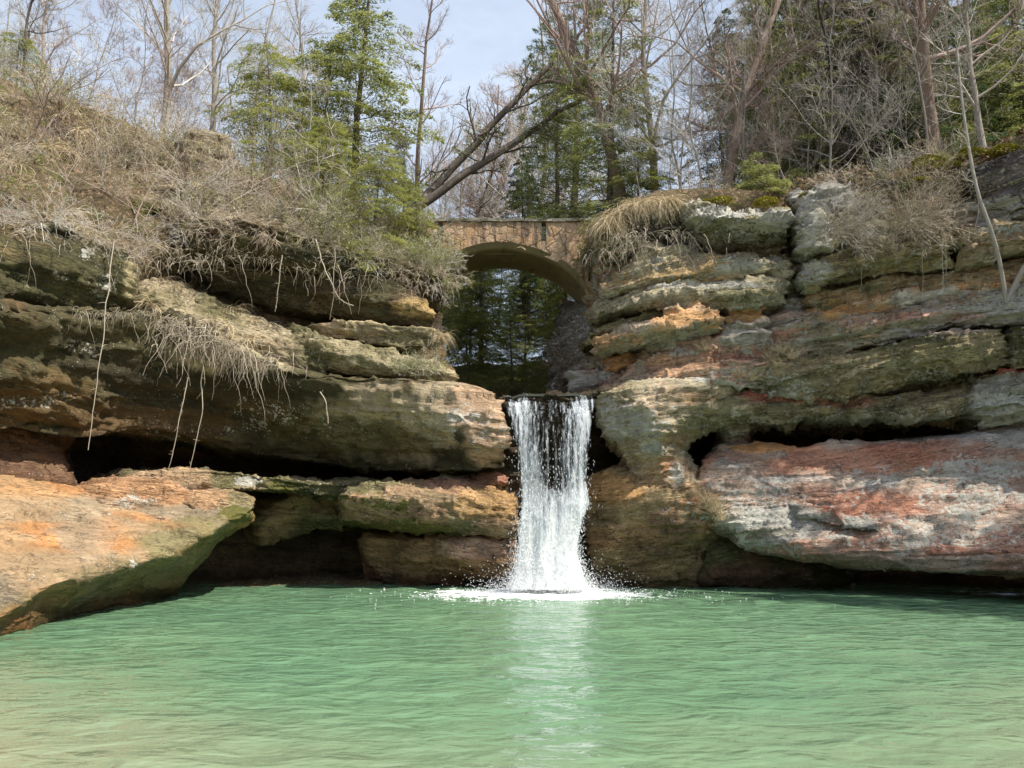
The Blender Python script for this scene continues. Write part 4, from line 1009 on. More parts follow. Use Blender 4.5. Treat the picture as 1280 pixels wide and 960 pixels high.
class MB:
    """Collects tubes, quads and boxes into one mesh."""
    def __init__(self):
        self.V, self.Q, self.T, self.n, self.v = [], [], [], 0, []

    def add(self, V, Q=None, T=None, val=0.5):
        V = np.asarray(V, float)
        self.V.append(V)
        self.v.append(np.full(len(V), val) if np.isscalar(val) else np.asarray(val))
        if Q is not None and len(Q):
            self.Q.append(np.asarray(Q) + self.n)
        if T is not None and len(T):
            self.T.append(np.asarray(T) + self.n)
        self.n += len(V)

    def box(self, a, b, jit=0.0):
        (x0, y0, z0), (x1, y1, z1) = a, b
        V = np.array([(x, y, z) for z in (z0, z1) for x, y in ((x0, y0), (x1, y0), (x1, y1), (x0, y1))])
        if jit:
            V = V + rng.uniform(-jit, jit, V.shape)
        self.add(V, [(0, 3, 2, 1), (4, 5, 6, 7), (0, 1, 5, 4), (1, 2, 6, 5), (2, 3, 7, 6), (3, 0, 4, 7)])

    def tube(self, P, r, sides=4, val=0.5, cap=False):
        P = np.asarray(P, float)
        n = len(P)
        r = np.broadcast_to(np.asarray(r, float), (n,))
        T = np.gradient(P, axis=0)
        T /= np.linalg.norm(T, axis=1, keepdims=True) + 1e-9
        ref = np.array((0.31, 0.17, 0.93)) if abs(T[:, 2]).mean() < 0.8 else np.array((0.95, 0.25, 0.1))
        a = np.cross(T, ref)
        a /= np.linalg.norm(a, axis=1, keepdims=True) + 1e-9
        b = np.cross(T, a)
        th = np.arange(sides) * 2 * math.pi / sides
        V = (P[:, None] + r[:, None, None] * (np.cos(th)[None, :, None] * a[:, None] + np.sin(th)[None, :, None] * b[:, None])).reshape(-1, 3)
        i = np.arange(n - 1)[:, None] * sides
        j = np.arange(sides)[None]
        j2 = (j + 1) % sides
        Q = np.stack([i + j, i + j2, i + sides + j2, i + sides + j], -1).reshape(-1, 4)
        self.add(V, Q, None, val)

    def mesh(self, name, mat, smooth=True):
        fs = []
        if self.Q:
            fs.append(np.concatenate(self.Q))
        if self.T:
            fs.append(np.concatenate(self.T))
        return mesh(name, np.concatenate(self.V), fs, mat, smooth, {'v': ('FLOAT', np.concatenate(self.v))})


def bridge_part(name, mb, mat, smooth=False):
    o = link(name, mb.mesh(name, mat, smooth))
    return rel(bridge, o)


bo = np.array(bridge.location)
for yy0, yy1 in ((BY0, BY0 + 0.36), (BY1 - 0.36, BY1)):
    m = MB()
    xs_ = np.linspace(XL, XR, 70)
    cuts = sorted(set(list(xs_) + [s for sl in SLOTS for s in sl]))
    for x0, x1 in zip(cuts[:-1], cuts[1:]):
        xm = 0.5 * (x0 + x1)
        z0, z1 = arch_z(x0), arch_z(x1)
        spans = [(None, ZT)]
        if any(a <= xm <= b for a, b in SLOTS):
            spans = [(None, ZD)]
        for _, zt in spans:
            V = [(x0, yy0, z0), (x1, yy0, z1), (x1, yy0, zt), (x0, yy0, zt), (x0, yy1, z0), (x1, yy1, z1), (x1, yy1, zt), (x0, yy1, zt)]
            m.add(V, [(0, 1, 2, 3), (5, 4, 7, 6), (3, 2, 6, 7), (0, 4, 5, 1), (0, 3, 7, 4), (1, 5, 6, 2)])
    bridge_part('spandrel_wall', m, MORTAR)
m = MB()
m.box((XL, BY0 + 0.362, ZD - 0.3), (XR, BY1 - 0.362, ZD))
bridge_part('deck', m, CONC)
m = MB()
ys_ = np.linspace(BY0 - 0.03, BY1 + 0.03, 8)
prof = ARC[(ARC[:, 0] > XL - 1)]
V, Q = [], []
for off in (0.0, 0.2):
    for y in ys_:
        for q in prof:
            V.append((q[0], y, q[2] - 0.012 + off))
n_, mm_ = len(prof), len(ys_)
for a in range(2):
    for i in range(mm_ - 1):
        for j in range(n_ - 1):
            b = a * n_ * mm_ + i * n_ + j
            Q.append((b, b + n_, b + n_ + 1, b + 1))
for i in (0, mm_ - 1):
    for j in range(n_ - 1):
        b = i * n_ + j
        Q.append((b, b + 1, b + 1 + n_ * mm_, b + n_ * mm_))
V = np.array(V)
V += 0.03 * np.stack([fbm(V * 2 + j * 7, 3, 60 + j) - 0.5 for j in range(3)], 1)
m.add(V, Q)
bridge_part('arch', m, CONC, True)


def clip_poly(P, n, d):
    out = []
    for i in range(len(P)):
        a, b = P[i], P[(i + 1) % len(P)]
        da, db = a @ n - d, b @ n - d
        if da <= 0:
            out.append(a)
        if da * db < 0:
            out.append(a + (b - a) * (da / (da - db)))
    return out


r_ = np.random.default_rng(5)
seeds = []
x = XL
while x < XR:
    zb = arch_z(x)
    h = ZT - zb
    nrow = max(3, int(round(h / 0.22)))
    for q in range(nrow):
        seeds.append((x + r_.uniform(-0.13, 0.13) + 0.18 * (q % 2), zb + h * (q + 0.5 + r_.uniform(-0.28, 0.28)) / nrow))
    x += r_.uniform(0.2, 0.44)
seeds = np.array(seeds)
for i, s in enumerate(seeds):
    Pp = [s + np.array(v) for v in ((-0.6, -0.5), (0.6, -0.5), (0.6, 0.5), (-0.6, 0.5))]
    for j in np.argsort(((seeds - s) ** 2).sum(1))[1:16]:
        n = seeds[j] - s
        L = np.linalg.norm(n)
        Pp = clip_poly(Pp, n / L, (n / L) @ (s + seeds[j]) / 2 - 0.004)
        if len(Pp) < 3:
            break
    if len(Pp) < 3:
        continue
    for nn, dd in (((0, 1), ZT - 0.01), ((1, 0), XR), ((-1, 0), -XL)):
        Pp = clip_poly(Pp, np.array(nn, float), dd)
    cx = np.mean([q[0] for q in Pp]) if len(Pp) > 2 else 0
    for a, b in SLOTS:
        if len(Pp) > 2 and max(q[1] for q in Pp) > ZD:
            Pp = clip_poly(Pp, np.array((1.0, 0)), a - 0.005) if cx < (a + b) / 2 else clip_poly(Pp, np.array((-1.0, 0)), -b - 0.005)
    if len(Pp) < 3:
        continue
    # densify, then keep above the arch
    D = []
    for a, b in zip(Pp, Pp[1:] + Pp[:1]):
        for t in np.linspace(0, 1, 4)[:-1]:
            D.append(a + (b - a) * t)
    D = np.array(D)
    D[:, 1] = np.maximum(D[:, 1], arch_z(D[:, 0]) + 0.012)
    area = 0.5 * abs(np.dot(D[:, 0], np.roll(D[:, 1], -1)) - np.dot(D[:, 1], np.roll(D[:, 0], -1)))
    if area < 0.006:
        continue
    c = D.mean(0)
    proud = r_.uniform(0.005, 0.035)
    rings = []
    for kk, (scl, yy) in enumerate(((1.0, BY0 + 0.02), (0.99, BY0 - proud * 0.6), (0.9, BY0 - proud))):
        q = c + (D - c) * scl + r_.uniform(-0.007, 0.007, D.shape)
        rings.append(np.stack([q[:, 0], np.full(len(q), yy) + r_.uniform(-0.006, 0.006, len(q)), q[:, 1]], 1))
    n = len(D)
    V = np.concatenate(rings + [[(c[0], BY0 - proud - 0.008, c[1])]])
    Q = [(a * n + j, a * n + (j + 1) % n, (a + 1) * n + (j + 1) % n, (a + 1) * n + j) for a in range(2) for j in range(n)]
    T = [(2 * n + j, 2 * n + (j + 1) % n, 3 * n) for j in range(n)]
    m = MB()
    m.add(V, Q, T)
    bridge_part('stone', m, BSTONE, False)
k = N('coping_stone')
p = k.pos()
c = k.mix(k.noise(p, 5, 6, 0.7), (0.16, 0.14, 0.11), (0.36, 0.33, 0.27))
c = k.mix(k.step(k.noise(p, 3, 5, 0.7), 0.5, 0.6, 0, 0.8), c, (0.09, 0.09, 0.04))
COPE = k.done(k.bsdf(c, 0.95, k.bump(k.noise(p, 18, 5, 0.7), 0.9, 0.04), 0.1))
for yy in (BY0 + 0.17, BY1 - 0.17):
    x = XL
    while x < XR:
        w = r_.uniform(0.35, 0.7)
        m = MB()
        m.box((x + 0.006, yy - 0.25, ZT + 0.004), (x + w - 0.006, yy + 0.25, ZT + 0.09), 0.016)
        bridge_part('coping_slab', m, COPE)
        x += w

# ================================================================== WATERFALL
k = N('falling_water')
uvn = k.attr('v')
p = k.pos((11.0, 4.0, 0.5))
s1 = k.noise(p, 1.0, 5, 0.65, 0.3)
s2 = k.noise(k.pos((16, 8, 3.2)), 1.5, 4, 0.65)
a = k.math('ADD', k.math('MULTIPLY', s1, 0.75), k.math('MULTIPLY', s2, 0.5))
a = k.math('ADD', a, uvn)
al = k.step(a, 0.58, 0.90)
col = k.mix(k.step(k.math('ADD', a, k.math('MULTIPLY', k.noise(k.pos((14, 5, 0.9)), 1.7, 4, 0.6), 0.6)), 0.85, 1.35), (0.50, 0.57, 0.64), (0.90, 0.92, 0.93))
b = k.bsdf(col, 0.45, k.bump(s2, 0.6, 0.05), 0.5)
tl = k.n('ShaderNodeBsdfTranslucent')
tl.inputs[0].default_value = (0.85, 0.88, 0.9, 1)
ms = k.n('ShaderNodeMixShader')
ms.inputs[0].default_value = 0.3
k.put(ms.inputs[1], b)
k.put(ms.inputs[2], tl.outputs[0])
tr = k.n('ShaderNodeBsdfTransparent')
m2 = k.n('ShaderNodeMixShader')
k.put(m2.inputs[0], k.math('MULTIPLY', al, 0.93))
k.put(m2.inputs[1], tr.outputs[0])
k.put(m2.inputs[2], ms.outputs[0])
FALLW = k.done(m2.outputs[0])
k = N('water_spray')
SPRAY = k.done(k.bsdf((0.88, 0.9, 0.92), 0.4, None, 0.5))

fall = link('waterfall', None, loc=(0.9, 18.2, 0), label='white waterfall dropping from the gorge lip into the green pool', cat='waterfall')
# outline of the fall: (py, left px, right px, Y)
FO = np.array([(488, 627, 747, 18.9), (494, 629, 746, 18.45), (520, 635, 742, 18.05), (560, 644, 738, 17.85), (600, 650, 733, 17.75), (618, 651, 736, 17.7), (630, 651, 738, 17.65), (650, 649, 728, 17.6), (690, 646, 723, 17.55), (720, 641, 731, 17.5), (737, 634, 740, 17.45)])
def fall_at(u, v):
    py = 488 + v * (737 - 488)
    l, r, Yd = np.interp(py, FO[:, 0], FO[:, 1]), np.interp(py, FO[:, 0], FO[:, 2]), np.interp(py, FO[:, 0], FO[:, 3])
    px = l + u * (r - l)
    py = py + np.interp(u, (0, 0.12, 0.25, 0.38, 0.52, 0.68, 0.82, 1), (3, 9, 2, 6, 1, 7, 3, 0)) * (1 - np.minimum(v, 1)) ** 8
    return px, py, Yd
for layer, (off, dens) in enumerate(((0.0, -0.02), (0.16, -0.08), (0.3, -0.02))):
    nu, nv = 60, 130
    V, val = [], []
    for j in range(nv):
        for i in range(nu):
            u, v = i / (nu - 1), j / (nv - 1)
            uu = 0.5 + (u - 0.5) * (1.0 + 0.03 * layer)
            px, py, Yd = fall_at(uu, v)
            Yd += off * (0.3 + v) - 0.18 * math.sin(math.pi * u) * min(1, v * 3)
            V.append(at(px, py, Yd))
            edge = min(u, 1 - u)
            d = dens + 0.36 * min(1, max(0, (v - 0.45) / 0.35)) * (1 - 0.5 * max(0, 0.12 - edge) / 0.12)
            d += 0.12 * math.exp(-((u - 0.14) / 0.15) ** 2) + 0.12 * math.exp(-((u - 0.84) / 0.16) ** 2) - 0.05 * math.exp(-((u - 0.55) / 0.16) ** 2) * (1 if v < 0.5 else 0)
            d -= 0.5 * max(0, 0.05 - edge) / 0.05
            if v < 0.04:
                d -= 0.10
            val.append(d)
    V = np.array(V)
    V += 0.10 * np.stack([fbm(V * np.array((3, 3, 0.8)) + 9 * c + layer, 3, 80 + c) - 0.5 for c in range(3)], 1) * np.array((1, 2.0, 0))
    idx = np.arange(nu * nv).reshape(nv, nu)
    f = np.stack([idx[:-1, :-1], idx[:-1, 1:], idx[1:, 1:], idx[1:, :-1]], -1).reshape(-1, 4)
    rel(fall, link('water_sheet', mesh('water_sheet', V, f, FALLW, True, {'v': ('FLOAT', np.array(val))})))


def drops(name, P, Ln, W, D, mat, parent=None):
    """Elongated octahedral drops at P, half length Ln along D, half width W."""
    n = len(P)
    D = D / (np.linalg.norm(D, axis=1, keepdims=True) + 1e-9)
    a = np.cross(D, np.array((0.3, 0.9, 0.2)))
    a /= np.linalg.norm(a, axis=1, keepdims=True) + 1e-9
    b = np.cross(D, a)
    V = np.stack([P + D * Ln[:, None], P - D * Ln[:, None], P + a * W[:, None], P - a * W[:, None], P + b * W[:, None], P - b * W[:, None]], 1).reshape(-1, 3)
    t = np.array([(0, 2, 4), (0, 4, 3), (0, 3, 5), (0, 5, 2), (1, 4, 2), (1, 3, 4), (1, 5, 3), (1, 2, 5)])
    T = (np.arange(n)[:, None, None] * 6 + t[None]).reshape(-1, 3)
    return link(name, mesh(name, V, T, mat, True), parent)


n = 10000
v = rng.beta(3.6, 0.9, n)
u = rng.uniform(0.0, 1.0, n)
u = np.where(rng.random(n) < 0.45, np.where(rng.random(n) < 0.5, rng.normal(0.12, 0.1, n), rng.normal(0.88, 0.09, n)), u)
wid = np.clip((v - 0.6) * 0.5, 0, 0.2)
u = 0.5 + (u - 0.5) * (1 + wid * rng.random(n))
px, py, Yd = fall_at(u, v)
P = np.array([at(a, b, c) for a, b, c in zip(px, py, Yd - rng.random(n) ** 2 * (0.15 + 0.5 * v))])
P += rng.normal(0, 1, (n, 3)) * (0.004 + 0.10 * np.clip(v - 0.6, 0, 1))[:, None]
W_ = rng.uniform(0.002, 0.006, n) * (0.7 + 0.5 * v)
Ln = W_ * rng.uniform(1.2, 4.0, n) * (1 + 3 * (1 - v))
D = np.stack([rng.normal(0, 0.25, n) * (0.3 + v), rng.normal(0, 0.2, n), -np.ones(n)], 1)
splash = (v > 0.55) & (rng.random(n) < 0.5)
D[splash] = rng.normal(0, 1, (splash.sum(), 3))
keep = P[:, 2] > 0.0
sp_ = drops('spray', P[keep], Ln[keep], W_[keep], D[keep], SPRAY)
sp_['kind'] = 'stuff'
rel(fall, sp_)
# splash thrown up round the foot
n = 4500
th = rng.uniform(0, 2 * math.pi, n)
rr = np.abs(rng.normal(0, 0.55, n)) + 0.1
P = np.stack([0.85 + np.cos(th) * (rr + 0.75), 17.65 + np.sin(th) * rr * 0.7, rng.exponential(0.14, n) + 0.01], 1)
W_ = rng.uniform(0.003, 0.009, n)
sp_ = drops('splash', P, W_ * rng.uniform(1, 2.5, n), W_, rng.normal(0, 1, (n, 3)), SPRAY)
sp_['kind'] = 'stuff'
rel(fall, sp_)
n = 2600
th = rng.uniform(0, 2 * math.pi, n)
rr = rng.exponential(0.48, n)
P = np.stack([0.8 + np.cos(th) * (rr * 1.5 + 0.8), 17.4 + np.sin(th) * (rr * 0.9 + 0.3), np.full(n, 0.012)], 1)
keep = P[:, 1] < 18.8
W_ = rng.uniform(0.006, 0.02, n) * np.exp(-rr * 0.25)
D = rng.normal(0, 1, (n, 3)) * np.array((1.6, 0.5, 0.05))
sp_ = drops('foam_flecks', P[keep], (W_ * rng.uniform(1, 4, n))[keep], W_[keep], D[keep], SPRAY)
sp_['kind'] = 'stuff'
rel(fall, sp_)
# stream that feeds it
k = N('stream_water')
STW = k.done(k.bsdf((0.05, 0.055, 0.045), 0.08, k.bump(k.noise(k.pos((2, 1, 1)), 5, 3), 0.6, 0.05), 0.5))
zl = at(690, 489, 18.9)[2]
xs_ = np.linspace(-0.16, 2.0, 40)
V, Q = [], []
for j, (y, dz) in enumerate(((18.55, -0.14), (18.75, -0.05), (19.1, 0.0), (20.5, 0.03), (24, 0.12), (30, 0.3))):
    for x in xs_:
        V.append((x * (1 + 0.02 * j), y, zl + dz - 0.03 - 0.16 * abs((x - 0.92) / 1.08) ** 6 * (j < 3) + 0.05 * (vnoise(np.array([[x * 3.2, y * 0.8, 1.0]]), 4)[0] - 0.5)))
for j in range(5):
    for i in range(39):
        b = j * 40 + i
        Q.append((b, b + 1, b + 41, b + 40))
link('stream', mesh('stream', V, np.array(Q), STW), kind='structure')
# ================================================================== VEGETATION
def bark(name, c0, c1, stretch=0.25):
    k = N(name)
    p = k.obj((1, 1, stretch))
    n1 = k.noise(p, 14, 5, 0.7)
    c = k.mix(n1, c0, c1)
    c = k.mix(k.step(k.noise(k.obj(), 3, 4, 0.7), 0.56, 0.66, 0, 0.6), c, (0.36, 0.36, 0.30))
    return k.done(k.bsdf(c, 0.95, k.bump(n1, 0.9, 0.03), 0.1))


def twig_mat(name, c0, c1):
    k = N(name)
    c = k.mix(k.attr('v'), c0, c1)
    return k.done(k.bsdf(c, 0.9, None, 0.15))


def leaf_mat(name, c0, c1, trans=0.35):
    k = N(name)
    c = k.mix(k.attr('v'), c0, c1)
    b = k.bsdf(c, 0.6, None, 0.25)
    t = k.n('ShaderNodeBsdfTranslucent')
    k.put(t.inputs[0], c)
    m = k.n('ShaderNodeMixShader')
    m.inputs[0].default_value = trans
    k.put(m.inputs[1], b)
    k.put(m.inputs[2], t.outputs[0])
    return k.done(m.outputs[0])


BARK_G = bark('grey_bark', (0.20, 0.18, 0.15), (0.42, 0.38, 0.33))
BARK_B = bark('brown_bark', (0.14, 0.10, 0.075), (0.34, 0.26, 0.21))
BARK_D = bark('dark_bark', (0.07, 0.055, 0.045), (0.18, 0.15, 0.125))
TW_GREY = twig_mat('grey_twigs', (0.32, 0.29, 0.25), (0.66, 0.61, 0.54))
TW_TAN = twig_mat('tan_twigs', (0.22, 0.17, 0.12), (0.66, 0.56, 0.43))
TW_RED = twig_mat('reddish_twigs', (0.22, 0.15, 0.13), (0.48, 0.38, 0.34))
TW_DARK = twig_mat('dark_twigs', (0.06, 0.05, 0.04), (0.18, 0.15, 0.12))
TW_ROOT = twig_mat('pale_roots', (0.24, 0.20, 0.15), (0.56, 0.49, 0.39))
STRAW = twig_mat('dry_grass', (0.32, 0.24, 0.13), (0.72, 0.60, 0.41))
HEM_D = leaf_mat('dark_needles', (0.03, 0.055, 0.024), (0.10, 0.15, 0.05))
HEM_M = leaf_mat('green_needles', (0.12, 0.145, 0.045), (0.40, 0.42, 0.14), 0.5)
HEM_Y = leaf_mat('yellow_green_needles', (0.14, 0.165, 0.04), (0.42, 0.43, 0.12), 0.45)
PINE_B = leaf_mat('bluish_needles', (0.08, 0.12, 0.065), (0.25, 0.31, 0.16))
SPRING = leaf_mat('spring_leaves', (0.14, 0.17, 0.04), (0.34, 0.36, 0.11), 0.45)
DEAD = leaf_mat('dead_leaves', (0.14, 0.07, 0.035), (0.42, 0.26, 0.15), 0.25)
MOSSM = leaf_mat('moss', (0.12, 0.12, 0.012), (0.42, 0.36, 0.04), 0.1)

RG = np.random.default_rng(21)


def norm(v):
    return v / (np.linalg.norm(v) + 1e-9)


def path(p, d, L, n, wig, grav=0.0):
    P = [np.array(p, float)]
    d = norm(np.array(d, float))
    for i in range(n):
        d = norm(d + RG.normal(0, wig, 3) + np.array((0, 0, grav)))
        P.append(P[-1] + d * L / n)
    return np.array(P)


MINR = [0.004]


def ramify(mb, p, d, L, r, lev, wig=0.16, grav=0.04, kids=(5, 5, 3), ang=0.75, sides=3, val=None):
    n = 5 if lev > 1 else 4
    P = path(p, d, L, n, wig, grav)
    rr = np.linspace(r, r * 0.35, len(P))
    mb.tube(P, rr, 4 if r > 0.03 else sides, RG.random() if val is None else val)
    if lev <= 0:
        return
    T = np.gradient(P, axis=0)
    for i in range(kids[-lev] if lev <= len(kids) else 5):
        t = RG.uniform(0.2, 0.98)
        f = t * (len(P) - 1)
        j = min(int(f), len(P) - 2)
        q = P[j] + (P[j + 1] - P[j]) * (f - j)
        side = norm(np.cross(T[j], RG.normal(0, 1, 3)))
        nd = norm(norm(T[j]) * math.cos(ang) + side * math.sin(ang) * RG.uniform(0.7, 1.2) + np.array((0, 0, 0.12)))
        ramify(mb, q, nd, L * RG.uniform(0.32, 0.6) * (1.15 - 0.5 * t), max(MINR[0], r * RG.uniform(0.35, 0.55) * (1.1 - 0.5 * t)), lev - 1, wig, grav, kids, ang, sides, val)


def bare_tree(H, r0, nlimb, lev, first=0.3, wig=0.05, lean=(0, 0), kids=(5, 5, 3), up=0.5):
    t, c = MB(), MB()
    P = path((0, 0, -0.4), (lean[0], lean[1], 1), H, 12, wig, 0.02)
    rr = r0 * (1 - 0.78 * np.linspace(0, 1, len(P)) ** 0.9)
    rr[0] *= 1.35
    t.tube(P, rr, 9 if r0 > 0.06 else 6, 0.5)
    for i in range(nlimb):
        f = RG.uniform(first, 0.99)
        x = f * (len(P) - 1)
        j = min(int(x), len(P) - 2)
        q = P[j] + (P[j + 1] - P[j]) * (x - j)
        az = RG.uniform(0, 2 * math.pi)
        el = RG.uniform(0.2, 1.0) * up * 2
        d = (math.cos(az) * math.cos(el), math.sin(az) * math.cos(el), math.sin(el))
        ramify(c, q, d, H * RG.uniform(0.16, 0.36) * (1.25 - f), rr[j] * RG.uniform(0.28, 0.5), lev, 0.17, 0.05, kids)
    return t, c


def needles(C, Dv, Nv, L, W):
    """Rhombic leaf quads: centres, directions, normals."""
    Dv = Dv / (np.linalg.norm(Dv, axis=1, keepdims=True) + 1e-9)
    S_ = np.cross(Dv, Nv)
    S_ /= np.linalg.norm(S_, axis=1, keepdims=True) + 1e-9
    V = np.stack([C - Dv * L[:, None] * 0.5, C + S_ * W[:, None] * 0.5, C + Dv * L[:, None] * 0.5, C - S_ * W[:, None] * 0.5], 1).reshape(-1, 3)
    return V, np.arange(len(V)).reshape(-1, 4)


def conifer(H, Rr, nbr, nleaf, first=0.1, droop=0.35, leaf=(0.13, 0.045), power=0.8, up=0.15, r0=None, side=0.45, gappy=0.0):
    t, b, l = MB(), MB(), MB()
    r0 = r0 or H * 0.014
    P = path((0, 0, -0.3), (0, 0, 1), H, 12, 0.02, 0.02)
    rr = r0 * (1 - 0.9 * np.linspace(0, 1, len(P)))
    t.tube(P, rr, 7, 0.5)
    tot = 0
    br = []
    for i in range(nbr):
        f = first + (1 - first) * RG.random() ** 1.1
        x = f * (len(P) - 1)
        j = min(int(x), len(P) - 2)
        q = P[j] + (P[j + 1] - P[j]) * (x - j)
        L = Rr * ((1 - f) ** power * 0.95 + 0.07) * RG.uniform(0.55, 1.1)
        az = RG.uniform(0, 2 * math.pi)
        n = 6
        s = np.linspace(0, 1, n + 1)
        B = q + np.stack([np.cos(az) * L * s, np.sin(az) * L * s, L * (up * s * (1 + 1.2 * f) - droop * s ** 2.0)], 1)
        B[1:] += RG.normal(0, 0.03 * L, (n, 3))
        b.tube(B, np.linspace(max(0.008, r0 * 0.16 * L / Rr), 0.004, n + 1), 3, RG.random())
        br.append((B, L, az, f))
        tot += L
    for B, L, az, f in br:
        m = int(nleaf * L / tot * RG.uniform(1 - gappy, 1.2))
        if m < 4:
            continue
        s = RG.beta(1.6, 1.0, m) * 0.98 + 0.02
        x = s * (len(B) - 1)
        j = np.minimum(x.astype(int), len(B) - 2)
        c = B[j] + (B[j + 1] - B[j]) * (x - j)[:, None]
        dv = norm(B[-1] - B[0])
        sd = norm(np.cross(dv, (0, 0, 1)))
        # discrete branchlets on both sides
        sn = np.round(s * 18) / 18
        sgn = np.where(RG.random(m) < 0.5, -1.0, 1.0)
        ln = side * L * (1.02 - sn) ** 0.75 * RG.uniform(0.75, 1.05, m) + 0.05
        qq = RG.random(m) ** 0.8
        bd = sd[None] * sgn[:, None] * 0.85 + dv[None] * 0.55
        c = c + bd * (ln * qq)[:, None]
        c[:, 2] -= droop * 0.5 * (ln * qq) ** 1.3 + RG.uniform(0, 0.05, m)
        c += RG.normal(0, 0.025, (m, 3))
        d2 = bd + RG.normal(0, 0.35, (m, 3)) + np.array((0, 0, -droop * 0.5))
        N_ = np.array((0, 0, 1.0)) + RG.normal(0, 0.4, (m, 3))
        V, Q = needles(c, d2, N_, leaf[0] * RG.uniform(0.6, 1.3, m), leaf[1] * RG.uniform(0.7, 1.3, m))
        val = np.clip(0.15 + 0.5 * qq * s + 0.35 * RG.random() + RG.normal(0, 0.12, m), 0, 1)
        l.add(V, Q, None, np.repeat(val, 4))
    return t, b, l


def shrub(n, L, lev, kids, leaf=0, arch=0.0, spread=0.9, r=0.007):
    s, l = MB(), MB()
    for i in range(n):
        az = RG.uniform(0, 2 * math.pi)
        el = RG.uniform(0.25, 1.3)
        d = np.array((math.cos(az) * math.cos(el) * spread, math.sin(az) * math.cos(el) * spread, math.sin(el)))
        ramify(s, RG.normal(0, 0.10, 3) * np.array((1, 1, 0.2)), d, L * RG.uniform(0.5, 1.1), r * RG.uniform(0.6, 1.3), lev, 0.2, -arch, kids, 0.7)
    if leaf:
        V = np.concatenate(s.V)
        C = V[RG.integers(0, len(V), leaf)] + RG.normal(0, 0.05, (leaf, 3))
        V, Q = needles(C, RG.normal(0, 1, (leaf, 3)), RG.normal(0, 1, (leaf, 3)), RG.uniform(0.03, 0.075, leaf), RG.uniform(0.02, 0.045, leaf))
        l.add(V, Q, None, np.repeat(RG.random(leaf), 4))
    return s, l


def ribbons(n, L, droop, spread, w, updir=0.8):
    """A clump of bent grass blades."""
    m = MB()
    for i in range(n):
        az = RG.uniform(0, 2 * math.pi)
        e = RG.uniform(0.1, 1.0)
        d = np.array((math.cos(az) * spread * e, math.sin(az) * spread * e, updir))
        l = L * RG.uniform(0.5, 1.15)
        P = path(RG.normal(0, 0.09, 3) * np.array((1, 1, 0.3)), d, l, 5, 0.12, -droop)
        sd = norm(np.cross(P[-1] - P[0] + 1e-3, RG.normal(0, 1, 3)))
        ww = w * np.linspace(1, 0.15, len(P))
        V = np.concatenate([P + sd * ww[:, None], P - sd * ww[:, None]])
        k_ = len(P)
        Q = [(j, j + 1, k_ + j + 1, k_ + j) for j in range(k_ - 1)]
        m.add(V, Q, None, RG.random())
    return m


def tree_obj(name, parts, loc, rz=0, sc=1, label=None, cat='tree', group=None):
    r = link(name, None, loc=loc, rz=rz, sc=sc, label=label, cat=cat, group=group)
    for pn, mb, mat in parts:
        if mb is not None and mb.n:
            link(pn, mb.mesh(pn, mat), r, kind=None if pn == 'trunk' else 'stuff')
    return r


PROTO_USED = {}


def place(proto, loc, rz=0, sc=1.0, label=None, group=None):
    """First use moves the prototype, later uses copy it."""
    if proto.name not in PROTO_USED:
        PROTO_USED[proto.name] = 1
        proto.location = loc
        proto.rotation_euler = rz if isinstance(rz, tuple) else (0, 0, rz)
        proto.scale = sc if isinstance(sc, tuple) else (sc,) * 3
        if label:
            proto['label'] = label
        if group:
            proto['group'] = group
        return proto
    return copy_thing(proto, loc, rz, sc, label, group)


def bark_tree(barkm, twig, **kw):
    t, c = bare_tree(**kw)
    return tree_obj('bare_tree', [('trunk', t, barkm), ('crown', c, twig)], (0, 0, -50))


def hemlock(mat, name='hemlock_tree', barkm=BARK_D, **kw):
    t, b, l = conifer(**kw)
    return tree_obj(name, [('trunk', t, barkm), ('branches', b, TW_DARK), ('foliage', l, mat)], (0, 0, -50))


HT = {   # prototypes
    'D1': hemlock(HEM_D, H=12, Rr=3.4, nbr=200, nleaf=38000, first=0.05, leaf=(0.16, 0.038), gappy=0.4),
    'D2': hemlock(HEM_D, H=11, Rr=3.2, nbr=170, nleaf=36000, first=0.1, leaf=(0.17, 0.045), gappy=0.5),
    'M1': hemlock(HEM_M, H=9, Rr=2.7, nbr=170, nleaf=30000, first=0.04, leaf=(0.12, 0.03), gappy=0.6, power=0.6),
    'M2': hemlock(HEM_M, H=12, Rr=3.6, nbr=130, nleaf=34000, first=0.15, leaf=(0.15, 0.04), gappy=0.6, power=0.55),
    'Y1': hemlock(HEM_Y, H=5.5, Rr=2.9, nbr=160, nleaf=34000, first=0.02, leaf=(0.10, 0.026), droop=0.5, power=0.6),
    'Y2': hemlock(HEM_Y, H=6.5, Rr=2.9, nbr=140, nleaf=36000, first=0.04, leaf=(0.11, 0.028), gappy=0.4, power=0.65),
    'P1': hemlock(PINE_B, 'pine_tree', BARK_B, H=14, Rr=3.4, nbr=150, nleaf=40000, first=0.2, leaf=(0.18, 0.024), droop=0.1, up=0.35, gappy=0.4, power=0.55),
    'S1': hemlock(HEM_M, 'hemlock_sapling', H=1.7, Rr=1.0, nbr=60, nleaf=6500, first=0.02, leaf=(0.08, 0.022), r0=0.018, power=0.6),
}
for q in HT.values():
    q['category'] = 'tree'
